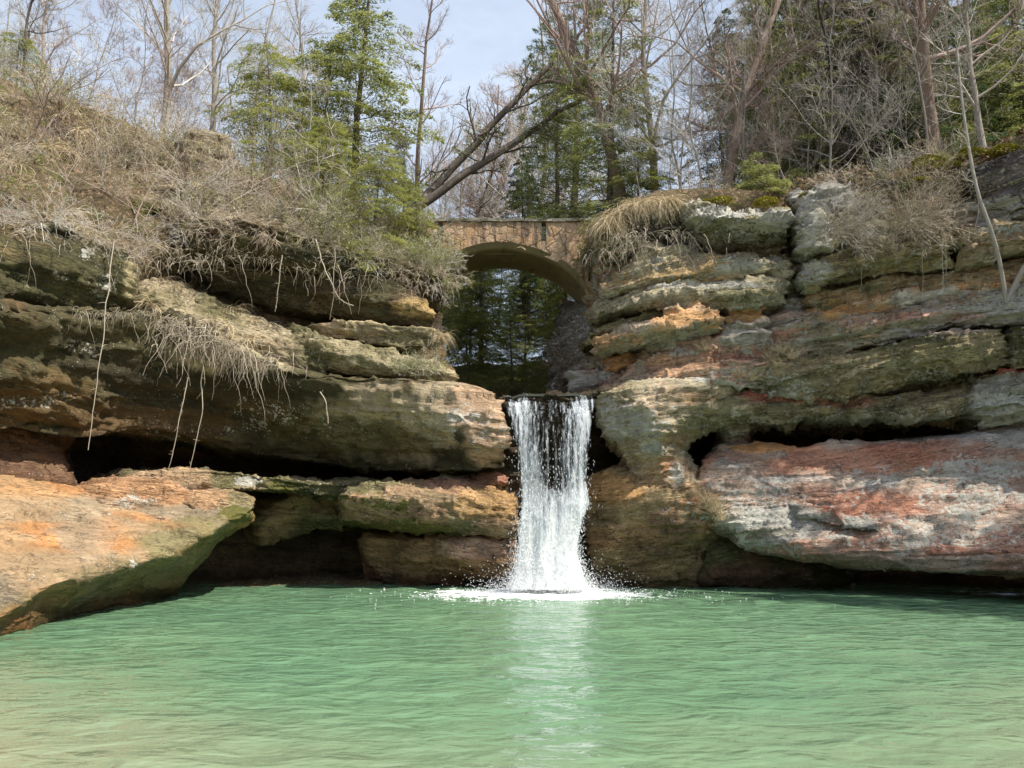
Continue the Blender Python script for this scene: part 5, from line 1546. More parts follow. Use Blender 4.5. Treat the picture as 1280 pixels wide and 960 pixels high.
BT = {
    'A': bark_tree(BARK_G, TW_GREY, H=13, r0=0.15, nlimb=34, lev=3, first=0.15, kids=(6, 6, 4)),
    'B': bark_tree(BARK_B, TW_RED, H=15, r0=0.19, nlimb=30, lev=3, first=0.22, kids=(6, 6, 4)),
    'C': bark_tree(BARK_G, TW_GREY, H=8, r0=0.045, nlimb=30, lev=2, first=0.12, kids=(8, 6), wig=0.08),
    'D': bark_tree(BARK_D, TW_DARK, H=11, r0=0.11, nlimb=30, lev=3, first=0.12, kids=(6, 5, 4), wig=0.08),
    'E': bark_tree(BARK_G, TW_RED, H=6, r0=0.03, nlimb=32, lev=2, first=0.06, kids=(9, 7), wig=0.1, up=0.4),
    'F': bark_tree(BARK_G, TW_GREY, H=7, r0=0.028, nlimb=22, lev=2, first=0.2, kids=(7, 6), wig=0.07),
}


def spot(px, py, Y):
    return tuple(at(px, py, Y))


G_MIX = 'trees on the wooded banks above the gorge'
# (proto, px, py of base, Y, scale, label)
TREES = [
    ('Y1', 335, 235, 25.0, 1.02, 'light yellow-green hemlock on the left skyline beside a bare tree'),
    ('Y2', 400, 275, 26.5, 1.12, 'yellow-green hemlock between the left skyline and the dark-trunked hemlock'),
    ('M1', 505, 320, 26.0, 0.5, 'green hemlock at the foot of the leaning trunks'),
    ('M2', 440, 300, 27.0, 1.05, 'tall hemlock with a dark trunk and open crown left of the leaning trunks'),
    ('Y2', 522, 348, 20.9, 0.42, 'small yellow-green hemlock spilling over the left bridge abutment'),
    ('Y1', 462, 335, 20.6, 0.70, 'bushy yellow-green hemlock hanging over the left end of the footbridge'),
    ('Y2', 400, 300, 21.6, 0.66, 'pale yellow-green hemlock at the left bank edge behind the twig shrubs'),
    ('Y1', 20, 120, 21.5, 0.45, 'small yellowish pine at the top left corner on the bank'),
    ('M1', 695, 290, 26.5, 0.85, 'left of two bright green hemlocks behind the bridge, in front of the pine'),
    ('Y2', 800, 275, 23.0, 0.62, 'yellowish hemlock at the grassy rim right of the bridge'),
    ('M1', 762, 290, 24.0, 1.1, 'tall bright green hemlock behind the right end of the footbridge'),
    ('P1', 715, 330, 30.0, 0.98, 'blue-green pine rising behind the bright hemlock right of the bridge'),
    ('D1', 655, 395, 31.0, 0.62, 'dark dense hemlock seen just over the middle of the bridge'),
    ('M1', 738, 335, 21.4, 0.24, 'small green hemlock hanging against the right end of the bridge wall'),
    ('D2', 1010, 262, 30.0, 1.05, 'dark hemlock behind the twin brown trunks on the right bank'),
    ('D1', 1120, 240, 34.0, 0.9, 'dense dark evergreen deep in the woods left of the thick dark trunk'),
    ('D2', 1215, 215, 28.0, 0.85, 'dark evergreen behind the pale leaning trunk at the right'),
    ('M2', 1290, 190, 25.0, 0.8, 'green hemlock crown at the right edge of the photo'),
    ('D1', 600, 470, 29.0, 0.50, 'green hemlock filling the gap beneath the bridge arch'),
    ('D2', 560, 440, 33.0, 0.55, 'hemlock beneath the arch beside the left cliff edge'),
    ('M1', 655, 480, 30.5, 0.55, 'hemlock with lighter tips under the right half of the arch'),
    ('D1', 700, 470, 34.0, 0.60, 'dark hemlock behind the grey rock below the bridge'),
    ('M1', 640, 478, 26.0, 0.34, 'small green hemlock standing over the lip of the falls'),
    ('Y1', 585, 470, 26.5, 0.6, 'paler hemlock in the left half of the arch opening'),
    ('S1', 952, 250, 19.6, 1.05, 'light green hemlock sapling on the ledge left of the rock crack'),
    ('S1', 1178, 225, 19.0, 0.6, 'small hemlock sapling among moss on the right slope'),
    ('B', 905, 268, 22.0, 0.95, 'thick brown trunk with bare crown behind the right cliff edge'),
    ('D', 1052, 262, 22.0, 1.25, 'straight grey-brown trunk in front of the dark hemlock'),
    ('B', 1070, 258, 23.5, 0.8, 'second brown trunk close behind the straight grey-brown one'),
    ('B', 1172, 228, 21.0, 1.15, 'thick dark straight trunk on the right slope'),
    ('A', 1232, 200, 20.2, 0.72, 'pale smooth trunk leaning left on the mossy right slope'),
    ('A', 822, 275, 23.5, 0.95, 'grey bare tree at the left of the right bank behind grass'),
    ('C', 1040, 245, 20.6, 0.95, 'slim pale bare sapling at the rim above the grey block'),
    ('F', 1100, 240, 20.4, 0.9, 'thin grey sapling on the leaf-covered slope'),
    ('C', 1140, 230, 21.0, 0.8, 'spindly bare sapling left of the mossy slope'),
    ('F', 1010, 255, 21.2, 1.0, 'thin bare sapling just right of the rock crack'),
    ('E', 985, 258, 20.5, 0.8, 'twiggy reddish sapling beside the light green hemlock sapling'),
    ('C', 878, 262, 21.5, 1.0, 'slender bare tree behind the white-topped rock cap'),
    ('F', 850, 265, 22.5, 1.1, 'thin bare sapling left of the slender bare tree on the rim'),
    ('E', 915, 262, 22.0, 0.9, 'many-twigged sapling left of the light green hemlock sapling'),
    ('A', 262, 200, 28.0, 0.85, 'bare tree with a straight grey trunk on the left skyline'),
    ('C', 548, 350, 34.0, 0.95, 'thin bare tree left of the bridge against the sky'),
    ('E', 110, 125, 21.6, 0.85, 'reddish bare shrub tree on the left skyline'),
    ('E', 170, 155, 22.2, 0.8, 'bare reddish shrub tree right of the first on the left skyline'),
    ('D', 30, 100, 21.5, 0.5, 'dark-limbed bare tree at the upper left edge'),
    ('E', 215, 180, 23.0, 0.75, 'bare twiggy tree above the outcrop on the left skyline'),
    ('C', 385, 262, 23.5, 0.7, 'bare sapling between the yellow-green hemlocks'),
    ('D', 595, 360, 38.0, 0.85, 'dark thin tree far behind the left part of the bridge'),
    ('A', 575, 370, 42.0, 0.9, 'distant grey bare tree seen over the left part of the bridge'),
]
for q, px, py, Y, sc, lab in TREES:
    pr = HT[q] if q in HT else BT[q]
    lean = (0, 0, RG.uniform(0, 6.28))
    o = place(pr, spot(px, py, Y), lean, sc, lab)
    o['category'] = 'tree'
# thin pale saplings along the right rim
for i in range(10):
    px = 800 + 45 * i + RG.uniform(-10, 10)
    o = place(BT[('F', 'C')[i % 2]], spot(px, np.interp(px, (800, 985, 1060, 1200, 1290), (266, 264, 250, 215, 190)), RG.uniform(19.8, 23)), RG.uniform(0, 6.28), RG.uniform(0.8, 1.35),
              '%s pale sapling on the right rim %s' % (('thin', 'twiggy')[i % 2], 'above the drooping grass' if px < 850 else 'above the white-topped cap' if px < 985 else 'near the rock crack' if px < 1050 else 'on the leaf slope' if px < 1150 else 'among the moss cushions' if px < 1220 else 'above the black rock'), 'pale saplings on the right rim')
    o['category'] = 'tree'
# more of the woods behind
def zone(px):
    return ('on the left skyline' if px < 300 else 'behind the yellow-green hemlocks' if px < 500 else 'seen over the bridge' if px < 720 else 'behind the grassy rim right of the bridge' if px < 850 else
            'behind the white-topped rock cap' if px < 985 else 'behind the leaf-covered slope' if px < 1160 else 'behind the black rock at the right')


for i in range(66):
    if i < 24:
        q, px = ('A', 'B', 'C', 'D', 'F', 'A', 'F', 'C')[i % 8], 770 + 560 * RG.random()
        Y, base = RG.uniform(23, 48), 262 - max(0, px - 950) * 0.12
    elif i < 46:
        q, px = ('E', 'C', 'E', 'A', 'F')[i % 5], -80 + 560 * RG.random()
        Y, base = RG.uniform(22.5, 36), np.interp(px, (0, 270, 400, 560), (110, 215, 280, 340))
    else:
        q, px = ('A', 'C', 'B', 'E')[i % 4], 500 + 280 * RG.random()
        Y, base = RG.uniform(33, 50), 345
    far_ = 'far-off' if Y > 34 else 'nearer'
    what = {'A': 'grey-twigged bare tree', 'B': 'brown bare tree', 'C': 'slim grey sapling', 'D': 'dark-limbed bare tree', 'E': 'reddish twiggy sapling', 'F': 'thin pale sapling'}[q]
    o = place(BT[q], spot(px, base + 8, Y), RG.uniform(0, 6.28), RG.uniform(0.75, 1.2), '%s %s among the woods %s' % (far_, what, zone(px)), '%s %s %s' % (far_, what, zone(px)))
    o['category'] = 'tree'
for i in range(37):
    q = ('D1', 'M2', 'Y2', 'D2', 'M1', 'M2')[i % 6]
    if i < 24:
        px, py, Y, sc = 930 + 18 * i + RG.uniform(-15, 15), 250, RG.uniform(22.5, 36), RG.uniform(0.7, 1.0)
    else:
        q = ('Y1', 'M1', 'Y2', 'M1')[i % 4]
        px, Y, sc = 520 + 210 * RG.random(), RG.uniform(26.0, 37), RG.uniform(0.42, 0.62) * (1.5 if q[0] == 'Y' else 1)
        py = np.interp(Y, (26, 30, 36), (470, 425, 395)) + 5
    ew = {'D1': 'dense dark evergreen', 'D2': 'gappy dark evergreen', 'M1': 'green hemlock', 'M2': 'open-crowned green hemlock', 'Y1': 'bushy pale hemlock', 'Y2': 'slim pale hemlock'}[q]
    lab = '%s %s %s' % ('far' if Y > 30 else 'near', ew, zone(px) if i < 24 else 'under the %s of the bridge arch' % ('left half' if px < 600 else 'middle' if px < 670 else 'right end'))
    o = place(HT[q], spot(px, py, Y), RG.uniform(0, 6.28), sc, lab, lab + 's')
    o['category'] = 'tree'
# trees on the right bank outside the frame that shade the right cliff
for i, (x, y, z, q, sc, w) in enumerate(((13.5, 13.0, 10.0, 'A', 0.85, 'grey-twigged bare tree'), (17.5, 10.5, 10.0, 'D1', 0.8, 'dark evergreen'), (16.0, 14.5, 10.3, 'B', 0.85, 'brown bare tree'), (21.0, 14.5, 10.5, 'D2', 0.9, 'gappy evergreen'), (14.5, 17.0, 10.4, 'D', 0.9, 'dark-limbed bare tree'))):
    o = place(HT[q] if q in HT else BT[q], (x, y, z), i * 1.3, sc, '%s on the right rim just outside the picture' % w)
    o['category'] = 'tree'

# leaning trunks behind the bridge
for (pa, pb, rad, lab) in (((505, 275, 24.6), (690, 78, 25.6), 0.18, 'upper of two thick trunks leaning right behind the bridge'),
                           ((517, 264, 24.4), (735, 118, 24.9), 0.17, 'lower of two thick trunks leaning right behind the bridge')):
    a, b = at(*pa), at(*pb)
    r = link('leaning_tree', None, loc=tuple(a), label=lab, cat='tree', group='trunks leaning behind the bridge')
    t, c = MB(), MB()
    n = 14
    P = np.array([(b - a) * s for s in np.linspace(-0.15, 1, n)])
    P += np.array((0, 0, 1)) * (0.06 * np.sin(np.linspace(0, 3.1, n)))[:, None] + RG.normal(0, 0.03, (n, 3))
    t.tube(P, np.linspace(rad, rad * 0.45, n), 8)
    for i in range(11):
        j = RG.integers(5, n - 1)
        ramify(c, P[j], norm(np.array((RG.normal(0, 0.7), RG.normal(0, 0.5), RG.normal(0.3, 0.6))) + 0.4 * norm(b - a)), RG.uniform(0.9, 2.2), rad * 0.26, 2, 0.2, 0.0, (5, 4))
    link('trunk', t.mesh('trunk', BARK_D), r)
    link('branches', c.mesh('branches', TW_DARK), r, kind='stuff')
    l = MB()
    m = 500
    C = np.concatenate(c.V)
    C = C[RG.integers(0, len(C), m)] + RG.normal(0, 0.06, (m, 3))
    V, Q = needles(C, RG.normal(0, 1, (m, 3)), RG.normal(0, 1, (m, 3)), RG.uniform(0.06, 0.16, m), RG.uniform(0.03, 0.06, m))
    l.add(V, Q, None, np.repeat(RG.random(m), 4))
    link('foliage', l.mesh('foliage', HEM_M), r, kind='stuff')


# ---- surface sampling
def surf(key, n, box, upmin=0.2, need_front=False):
    """n random surface points of a rock whose place in the photograph lies in box; returns points and normals."""
    G = ROCKS[key]
    P = G.reshape(-1, 3)
    Nn = grid_normals(G).reshape(-1, 3)
    px, py = pix(P)
    ok = (px > box[0]) & (px < box[2]) & (py > box[1]) & (py < box[3]) & (np.abs(Nn[:, 2]) > upmin)
    ids = np.nonzero(ok)[0]
    if len(ids) == 0:
        return np.zeros((0, 3)), np.zeros((0, 3))
    ids = ids[RG.integers(0, len(ids), n)]
    return P[ids], Nn[ids]


def bush_obj(name, parts, cat):
    return tree_obj(name, parts, (0, 0, -50), cat=cat)


MINR[0] = 0.0055
SH = []
for i in range(6):
    s, l = shrub(15, 1.5, 2, (6, 4), leaf=(0, 0, 260, 0, 1800, 800)[i], arch=(0.02, 0.10, 0.05, 0.22, 0.05, 0.14)[i], spread=1.0, r=0.010)
    SH.append(bush_obj('twiggy_shrub', [('stems', s, (TW_TAN, TW_GREY, TW_TAN, TW_TAN, TW_GREY, TW_TAN)[i]), ('leaves', l, SPRING)], 'shrub'))
MINR[0] = 0.004
TU = []
for i in range(3):
    m = ribbons(130, 0.55 + 0.1 * i, 0.16, 0.9, 0.006)
    o = link('grass_tuft', m.mesh('grass_tuft', STRAW), loc=(0, 0, -50), cat='grass tuft')
    TU.append(o)
HG = []
for i in range(3):
    m = ribbons(110, 0.95, 0.55, 1.1, 0.006, 0.3)
    HG.append(link('grass_clump', m.mesh('grass_clump', STRAW), loc=(0, 0, -50), cat='grass clump'))
RT = []
for i in range(4):
    m = MB()
    for j in range(30):
        p0 = np.array((RG.normal(0, 0.3), RG.normal(0, 0.08), RG.normal(0, 0.08)))
        L_ = 0.12 + RG.exponential(0.26)
        m.tube(path(p0, (RG.normal(0, 0.7), -0.4 + RG.normal(0, 0.4), RG.uniform(-1, 0.3)), min(L_, 1.1), 7, 0.24, -0.22), np.linspace(RG.uniform(0.004, 0.009), 0.002, 8), 3, RG.random())
    RT.append(link('root_fringe', m.mesh('root_fringe', TW_ROOT), loc=(0, 0, -50), cat='hanging roots'))

# twig tangle over the left bank
sky_px, sky_py = pix(np.array(skyl))
def bank(n, box):
    P, Nn = surf('LBANK', n * 8, box, 0.0)
    px, py = pix(P)
    ok = P[:, 1] < np.interp(px, sky_px, np.array(skyl)[:, 1]) + 0.15
    return P[ok][:n]


def bank_zone(px, py):
    h = 'high on the bank' if py < 175 else ('along the rim' if py > 265 else 'halfway up')
    x = 'above the dark block' if px < 120 else ('above the grassy sunlit ledge' if px < 270 else ('above the dark recess' if px < 400 else 'near the bridge'))
    return h, x


P = np.concatenate([bank(58, (-60, 70, 330, 300)), bank(30, (200, 200, 540, 345))])
for i, p in enumerate(P):
    px, py = pix(p[None])
    h, x = bank_zone(px[0], py[0])
    nn = RG.choice([4, 5, 4, 2, 3, 1]) if px[0] > 340 else RG.choice([0, 1, 2, 3, 2, 5])
    kindw = 'leafing pale green' if nn >= 4 else ('bare greyish' if nn == 1 else 'bare tan')
    o = place(SH[nn], tuple(p + (0, 0, -0.05)), (RG.normal(0, 0.3) + 0.3, RG.normal(0, 0.3) + 0.3, RG.uniform(0, 6.28)), RG.uniform(0.4, 1.0), '%s twig shrub %s, %s' % (kindw, h, x), 'twig shrubs %s, %s' % (h, x))
    o['category'] = 'shrub'
P = bank(64, (-60, 130, 560, 360))
for i, p in enumerate(P):
    px, py = pix(p[None])
    h, x = bank_zone(px[0], py[0])
    o = place(HG[i % 3], tuple(p), (RG.normal(0, 0.2), RG.normal(0, 0.2), RG.uniform(0, 6.28)), RG.uniform(0.6, 1.2), 'straw-coloured grass clump %s, %s' % (h, x), 'grass clumps %s, %s' % (h, x))
    o['category'] = 'grass clump'
# long bowed branches standing clear of the tangle
MINR[0] = 0.006
LG = []
for i in range(4):
    m = MB()
    for j in range(5):
        az = RG.uniform(0, 6.28)
        ramify(m, RG.normal(0, 0.12, 3), (math.cos(az) * 0.9, math.sin(az) * 0.9, RG.uniform(0.3, 1.2)), RG.uniform(1.6, 3.2), RG.uniform(0.012, 0.022), 2, 0.13, -0.03, (7, 4))
    LG.append(bush_obj('bowed_shrub', [('stems', m, (TW_GREY, TW_ROOT, TW_DARK, TW_RED)[i])], 'shrub'))
MINR[0] = 0.004
BOW = [(15, 150), (60, 130), (30, 210), (95, 190), (140, 215), (70, 250), (120, 262), (185, 205), (175, 285), (215, 250), (240, 275), (275, 262), (310, 285), (345, 268), (370, 300), (410, 300), (440, 318), (480, 330), (10, 262), (330, 240)]
for i, (px, py) in enumerate(BOW):
    h, x = bank_zone(px, py)
    Yb = np.interp(px, (0, 165, 300, 560), (14.6, 17.2, 18.7, 20.6)) + np.interp(py, (100, 290), (5.0, 0.2))
    q = (0, 1, 3, 2, 0, 1)[i % 6]
    o = place(LG[q], spot(px, py, min(Yb, np.interp(px, sky_px, np.array(skyl)[:, 1]))), (RG.normal(0, 0.3) + 0.2, RG.normal(0.2, 0.3), RG.uniform(0, 6.28)), RG.uniform(0.7, 1.1),
              '%s long-branched shrub %s, %s' % (('grey', 'pale', 'dark', 'reddish')[q], h, x), '%s long-branched shrubs %s, %s' % (('grey', 'pale', 'dark', 'reddish')[q], h, x))
    o['category'] = 'shrub'
# twigs trailing down over the rim of the left cliff
for i in range(26):
    px = -20 + i * 22.5 + RG.uniform(-6, 6)
    o = place(SH[(3, 1, 5, 3)[i % 4] if px > 300 else (3, 1)[i % 2]], spot(px, np.interp(px, (0, 90, 165, 230, 300, 450, 560), (284, 297, 328, 290, 290, 325, 350)) + RG.uniform(-10, 4), np.interp(px, (0, 90, 165, 230, 300, 450, 560), (14.2, 15.5, 16.7, 17.8, 18.3, 19.3, 20.2))),
              (RG.uniform(0.6, 1.4), RG.uniform(0.2, 0.8), RG.uniform(-0.5, 0.5)), RG.uniform(0.4, 0.8),
              ('pale ' if i % 2 else 'grey ') + 'twig shrub trailing over the rim %s' % ('of the dark block at the far left' if px < 170 else ('above the dark recess' if px < 400 else 'beside the bridge')), 'shrubs trailing over the rim, ' + ('far left' if px < 170 else ('recess' if px < 400 else 'bridge')))
    o['category'] = 'shrub'
# ledge with spilling grass and roots
P, Nn = surf('LS', 34, (160, 335, 420, 430), 0.3)
for i, p in enumerate(P):
    o = place(HG[i % 3], tuple(p), (0.4, 0.2, RG.uniform(0, 6.28)), RG.uniform(0.5, 0.95), 'dry grass clump spilling down the sunlit left ledge', 'dry grass clumps on the sunlit ledge')
    o['category'] = 'grass clump'
for i in range(30):
    px = 195 + i * 4.6 + RG.uniform(-4, 4)
    o = place(RT[i % 4], spot(px, np.interp(px, (195, 270, 335), (398, 432, 458)), np.interp(px, (195, 270, 335), (16.95, 17.6, 17.95))), RG.uniform(-0.5, 0.5), RG.uniform(0.8, 1.9 if 205 < px < 270 else 1.2),
              '%s roots fringing the sunlit left ledge, %s' % (('pale', 'tangled', 'thin pale', 'wiry')[i % 4], 'left end' if px < 215 else 'above the two long vines' if px < 265 else 'right end'), 'hanging roots along the sunlit ledge')
    o['category'] = 'hanging roots'
for i in range(8):
    px = 96 + i * 13
    o = place(RT[i % 4], spot(px, 391, np.interp(px, (96, 200), (15.2, 16.9))), RG.uniform(-0.5, 0.5), RG.uniform(0.4, 0.7), 'short pale roots hanging along the crack of the dark left wall', 'short roots along the dark wall crack')
    o['category'] = 'hanging roots'
for i in range(16):
    px = -10 + i * 35 + RG.uniform(-9, 9)
    o = place(RT[i % 4], spot(px, np.interp(px, (0, 165, 300, 450, 560), (292, 330, 318, 345, 372)), np.interp(px, (0, 165, 300, 450, 560), (13.9, 16.6, 18.1, 19.1, 20.0))), RG.uniform(-0.5, 0.5), RG.uniform(0.7, 1.3),
              'pale root fringe hanging from the rim of the left bank', 'root fringes at the rim of the left bank')
    o['category'] = 'hanging roots'

# long hanging vines
def vine(pts, rad, lab, mat=TW_ROOT, name='hanging_vine', cat='vine'):
    P = np.array([at(*q) for q in pts])
    P = resample(P, 26)
    P += 0.16 * np.stack([fbm(P * 1.5 + 4 * j, 3, 55 + j) - 0.5 for j in range(3)], 1)
    m = MB()
    rad = rad * 0.75
    m.tube(P, np.linspace(rad, rad * 0.6, len(P)), 5, 0.5)
    for i in range(10):
        j = RG.integers(2, len(P) - 2)
        m.tube(path(P[j], RG.normal(0, 1, 3), RG.uniform(0.05, 0.16), 3, 0.3, -0.2), np.linspace(rad * 0.4, 0.002, 4), 3, RG.random())
    o0 = P[0].copy()
    for i in range(len(m.V)):
        m.V[i] = m.V[i] - o0
    return link(name, m.mesh(name, mat), loc=tuple(o0), label=lab, cat=cat)


vine([(141, 300, 15.6), (135, 370, 15.5), (124, 450, 15.4), (114, 520, 15.4), (108, 562, 15.4)], 0.018, 'longest hanging vine in front of the dark left wall')
vine([(236, 470, 17.0), (228, 510, 17.0), (219, 550, 17.0), (213, 590, 17.1)], 0.017, 'left of two root vines reaching down to the cave shelf')
vine([(254, 460, 17.2), (253, 500, 17.2), (246, 545, 17.2), (239, 590, 17.3)], 0.018, 'right of two root vines reaching down to the cave shelf')
vine([(402, 490, 18.1), (407, 505, 18.1), (411, 530, 18.1)], 0.02, 'short pale root stub on the sunlit edge of the overhang')
vine([(352, 318, 18.2), (350, 350, 18.3), (344, 390, 18.5)], 0.022, 'thin root hanging across the dark recess of the left ledges')
vine([(395, 300, 18.3), (402, 330, 18.2), (415, 355, 18.2), (425, 375, 18.3), (440, 382, 18.4)], 0.024, 'pale crooked root hanging left of the bridge end')
vine([(420, 310, 18.4), (418, 360, 18.5), (413, 402, 18.7)], 0.014, 'slender straight root left of the crooked pale root')
for i, (x, y0, y1, Y) in enumerate(((1075, 300, 372, 17.5), (1120, 285, 330, 17.1), (1153, 300, 375, 16.8), (1178, 275, 368, 16.6), (1183, 300, 340, 16.6), (1220, 240, 300, 16.5))):
    vine([(x, y0, Y), (x + 2, (y0 + y1) / 2, Y), (x + 1, y1, Y)], 0.007, 'threadlike root hanging down the upper right cliff face, %s' % ('leftmost', 'second from left', 'third from left', 'longest', 'short one beside the longest', 'rightmost')[i])

# pale tree growing from the right ledge
t, c = MB(), MB()
P = np.array([at(*q) for q in ((1258, 378, 16.3), (1248, 320, 16.1), (1236, 280, 16.0), (1222, 240, 16.0), (1212, 190, 16.1), (1203, 130, 16.2), (1196, 60, 16.4))])
o0 = P[0].copy()
P = resample(P, 22) - o0
t.tube(P, np.linspace(0.048, 0.022, 22), 7)
P2 = resample(np.array([at(*q) for q in ((1258, 376, 16.3), (1268, 358, 16.2), (1276, 342, 16.1), (1290, 318, 16.0), (1310, 280, 16.0))]), 12) - o0
t.tube(P2, np.linspace(0.06, 0.04, 12), 7)
for i in range(9):
    j = RG.integers(9, 21)
    ramify(c, P[j], RG.normal(0, 1, 3) + np.array((0, 0, 0.6)), RG.uniform(0.5, 1.3), 0.012, 2, 0.18, 0.05, (4, 3))
tree_obj('ledge_tree', [('trunk', t, BARK_G), ('branches', c, TW_GREY)], tuple(o0), label='pale slender forked tree growing from the right cliff ledge')

# right rim: drooping grass, twig tangles, roots
for i in range(26):
    px = RG.uniform(750, 845)
    o = place(HG[i % 3], spot(px, np.interp(px, (745, 770, 800, 850), (290, 268, 254, 252)), 18.75), (0.3, -0.2, RG.uniform(0, 6.28)), RG.uniform(0.55, 0.95), 'drooping straw grass clump on the rock rim right of the bridge', 'drooping grass right of the bridge')
    o['category'] = 'grass clump'
for i in range(12):
    px = RG.uniform(760, 870)
    o = place(RT[i % 4], spot(px, RG.uniform(290, 325), 18.4), RG.uniform(-0.8, 0.8), RG.uniform(0.7, 1.3), 'pale roots hanging beneath the drooping grass rim right of the bridge', 'roots under the right rim')
    o['category'] = 'hanging roots'
for i in range(16):
    px = RG.uniform(1040, 1190)
    o = place(SH[i % 3], spot(px, np.interp(px, (1040, 1190), (285, 275)) + RG.uniform(-8, 15), RG.uniform(17.2, 17.9)), (1.1, 0, RG.uniform(-0.7, 0.7)), RG.uniform(0.5, 0.9), 'dry twig tangle over the upper right ledge, ' + ('beside the grey block' if px < 1085 else 'under the brown leaf slope' if px < 1140 else 'below the moss cushions'), 'twig tangles on the right ledge')
    o['category'] = 'shrub'
for i in range(14):
    px = RG.uniform(840, 1200)
    o = place(SH[i % 5], spot(px, np.interp(px, (840, 985, 1060, 1200), (256, 262, 240, 215)), RG.uniform(18.6, 20.5)), RG.uniform(0, 6.28), RG.uniform(0.5, 0.9), 'low bare shrub along the rim of the right cliff', 'low shrubs on the right rim')
    o['category'] = 'shrub'
for i, (px, py, Y, sc) in enumerate(((893, 640, 18.0, 0.9), (885, 632, 18.05, 0.8), (900, 650, 18.0, 0.7), (975, 440, 18.3, 0.7), (962, 452, 18.3, 0.6), (990, 448, 18.2, 0.6), (925, 470, 18.2, 0.7), (940, 476, 18.2, 0.6), (880, 438, 18.3, 0.6))):
    o = place(TU[i % 3], spot(px, py, Y), i * 1.1, sc, 'straw tuft at the notch beside the lower right rock' if i < 3 else 'straw tuft on a small ledge of the right cliff', 'straw tufts at the notch' if i < 3 else 'straw tufts on the right cliff')
    o['category'] = 'grass tuft'
for i, (px, py, Y, sc) in enumerate(((525, 470, 18.8, 0.55), (545, 468, 18.9, 0.5), (505, 470, 18.8, 0.4))):
    o = place(SH[4], spot(px, py, Y), i, sc, 'small leafy green bush on the ledge left of the falls, %s' % ('middle one', 'right one', 'left one')[i])
    o['category'] = 'bush'
for i, (px, py, Y) in enumerate(((550, 422, 19.4), (556, 418, 19.4), (545, 416, 19.4))):
    o = place(HG[i], spot(px, py, Y), i, 0.5, 'dry grass hanging at the end of the thin left ledge', 'grass at the thin ledge end')
    o['category'] = 'grass clump'

# leafing shrubs spilling down beside the bridge
for i, (px, py, Y) in enumerate(((405, 300, 19.2), (425, 318, 19.2), (448, 330, 19.3), (470, 338, 19.5), (490, 345, 19.7), (510, 350, 19.9), (530, 352, 20.1), (545, 358, 20.3), (460, 318, 19.8), (500, 330, 20.1), (528, 338, 20.4), (385, 288, 19.2))):
    o = place(SH[4 + i % 2], spot(px, py, Y), (RG.uniform(0.2, 0.8), RG.uniform(-0.2, 0.4), RG.uniform(0, 6.28)), RG.uniform(0.55, 0.85), 'yellow-green leafing shrub spilling over the left rim, ' + ('at the bridge end' if px > 505 else 'under the bushy hemlock' if px > 440 else 'left of the bushy hemlock'), 'leafing shrubs beside the bridge')
    o['category'] = 'shrub'

# moss cushions
def moss(px, py, Y, r, lab):
    m = MB()
    n = int(900 * r / 0.3)
    d = RG.normal(0, 1, (n, 3))
    d /= np.linalg.norm(d, axis=1, keepdims=True)
    d[:, 2] = np.abs(d[:, 2])
    C = d * np.array((r, r * 0.8, r * 0.42)) * (0.8 + 0.4 * fbm(d * 2 + px, 2, 3))[:, None]
    V, Q = needles(C, d + RG.normal(0, 0.6, (n, 3)), RG.normal(0, 1, (n, 3)), RG.uniform(0.04, 0.09, n), RG.uniform(0.02, 0.045, n))
    m.add(V, Q, None, np.repeat(RG.random(n), 4))
    return link('moss_cushion', m.mesh('moss_cushion', MOSSM), loc=spot(px, py, Y), label=lab, cat='moss cushion')


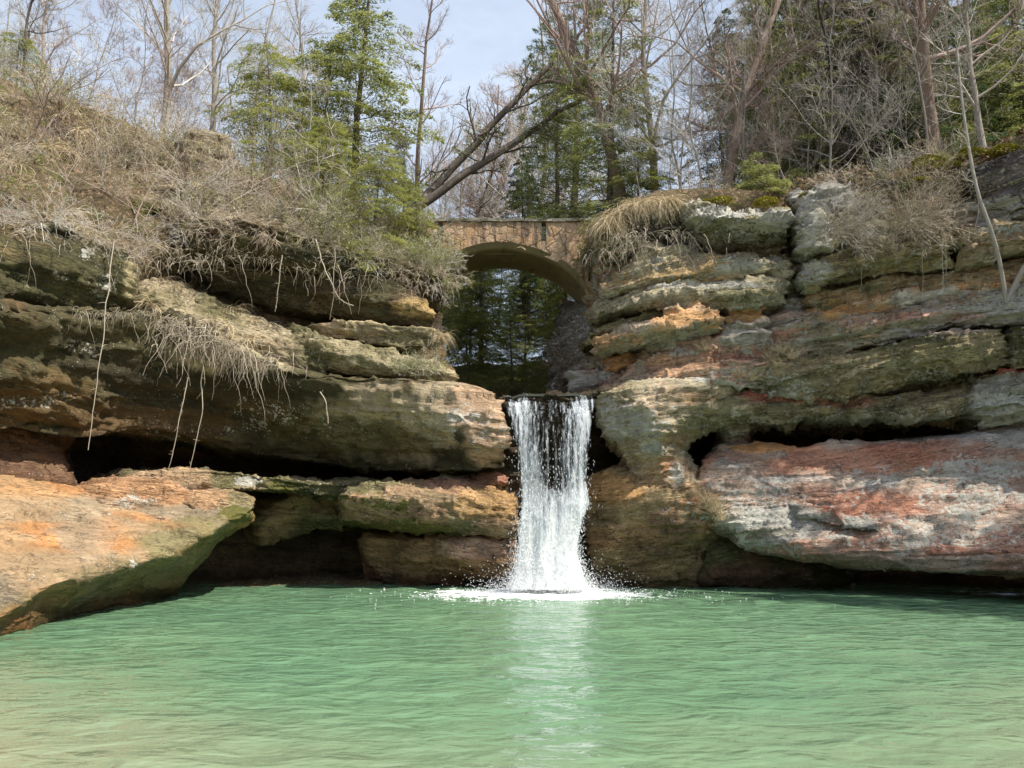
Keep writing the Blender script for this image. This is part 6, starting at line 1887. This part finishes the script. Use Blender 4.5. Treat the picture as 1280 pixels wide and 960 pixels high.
for px, py, Y, r, lab in ((882, 254, 18.4, 0.18, 'thin yellow moss cushion left of the pair on the rock cap'), (903, 252, 18.3, 0.26, 'brightest yellow moss cushion on the white rock cap'), (958, 254, 18.3, 0.3, 'dark yellow moss cushion at the right end of the rock cap'),
                          (1080, 248, 18.4, 0.25, 'moss cushion above the grey block right of the crack'), (1160, 205, 18.4, 0.4, 'broad yellow moss cushion at the top of the leaf slope'), (1185, 212, 18.2, 0.36, 'yellow-green moss cushion beside the small hemlock sapling'),
                          (1150, 228, 18.2, 0.25, 'small moss cushion halfway down the leaf slope'), (1215, 196, 18.0, 0.4, 'moss cushion at the foot of the pale leaning trunk'), (1255, 190, 17.4, 0.35, 'moss cushion on top of the black rock at right'), (1010, 246, 18.6, 0.22, 'moss cushion just right of the rock crack')):
    moss(px, py, Y, r, lab)

# fallen leaves on the right slope and left bank, as stuff
m = MB()
for key, n, bx in (('RBANK', 5200, (950, 160, 1300, 300)), ('LBANK', 3200, (-60, 80, 560, 345))):
    P, Nn = surf(key, n, bx, 0.0)
    P = P + RG.normal(0, 0.06, P.shape) + np.array((0, 0, 0.03))
    V, Q = needles(P, RG.normal(0, 1, P.shape), np.array((0, 0, 1.0)) + RG.normal(0, 0.6, P.shape), RG.uniform(0.06, 0.13, n), RG.uniform(0.04, 0.08, n))
    m.add(V, Q, None, np.repeat(RG.random(n), 4))
m2 = MB()
P = bank(2600, (-60, 90, 560, 345))
for c0 in P[::26]:
    n = 120
    C = c0 + RG.normal(0, 1, (n, 3)) * np.array((0.28, 0.28, 0.10)) + np.array((0, 0, 0.12))
    V, Q = needles(C, RG.normal(0, 1, (n, 3)), np.array((0, 0, 1.0)) + RG.normal(0, 0.7, (n, 3)), RG.uniform(0.03, 0.08, n), RG.uniform(0.02, 0.05, n))
    m2.add(V, Q, None, np.repeat(RG.random(n), 4))
link('ground_cover', m2.mesh('ground_cover', SPRING), kind='stuff')
link('fallen_leaves', m.mesh('fallen_leaves', DEAD), kind='stuff')
for o in list(S.objects):
    if o.parent is None and o.location.z < -40 and o.type in ('MESH', 'EMPTY'):
        for ch in list(o.children):
            bpy.data.objects.remove(ch)
        bpy.data.objects.remove(o)
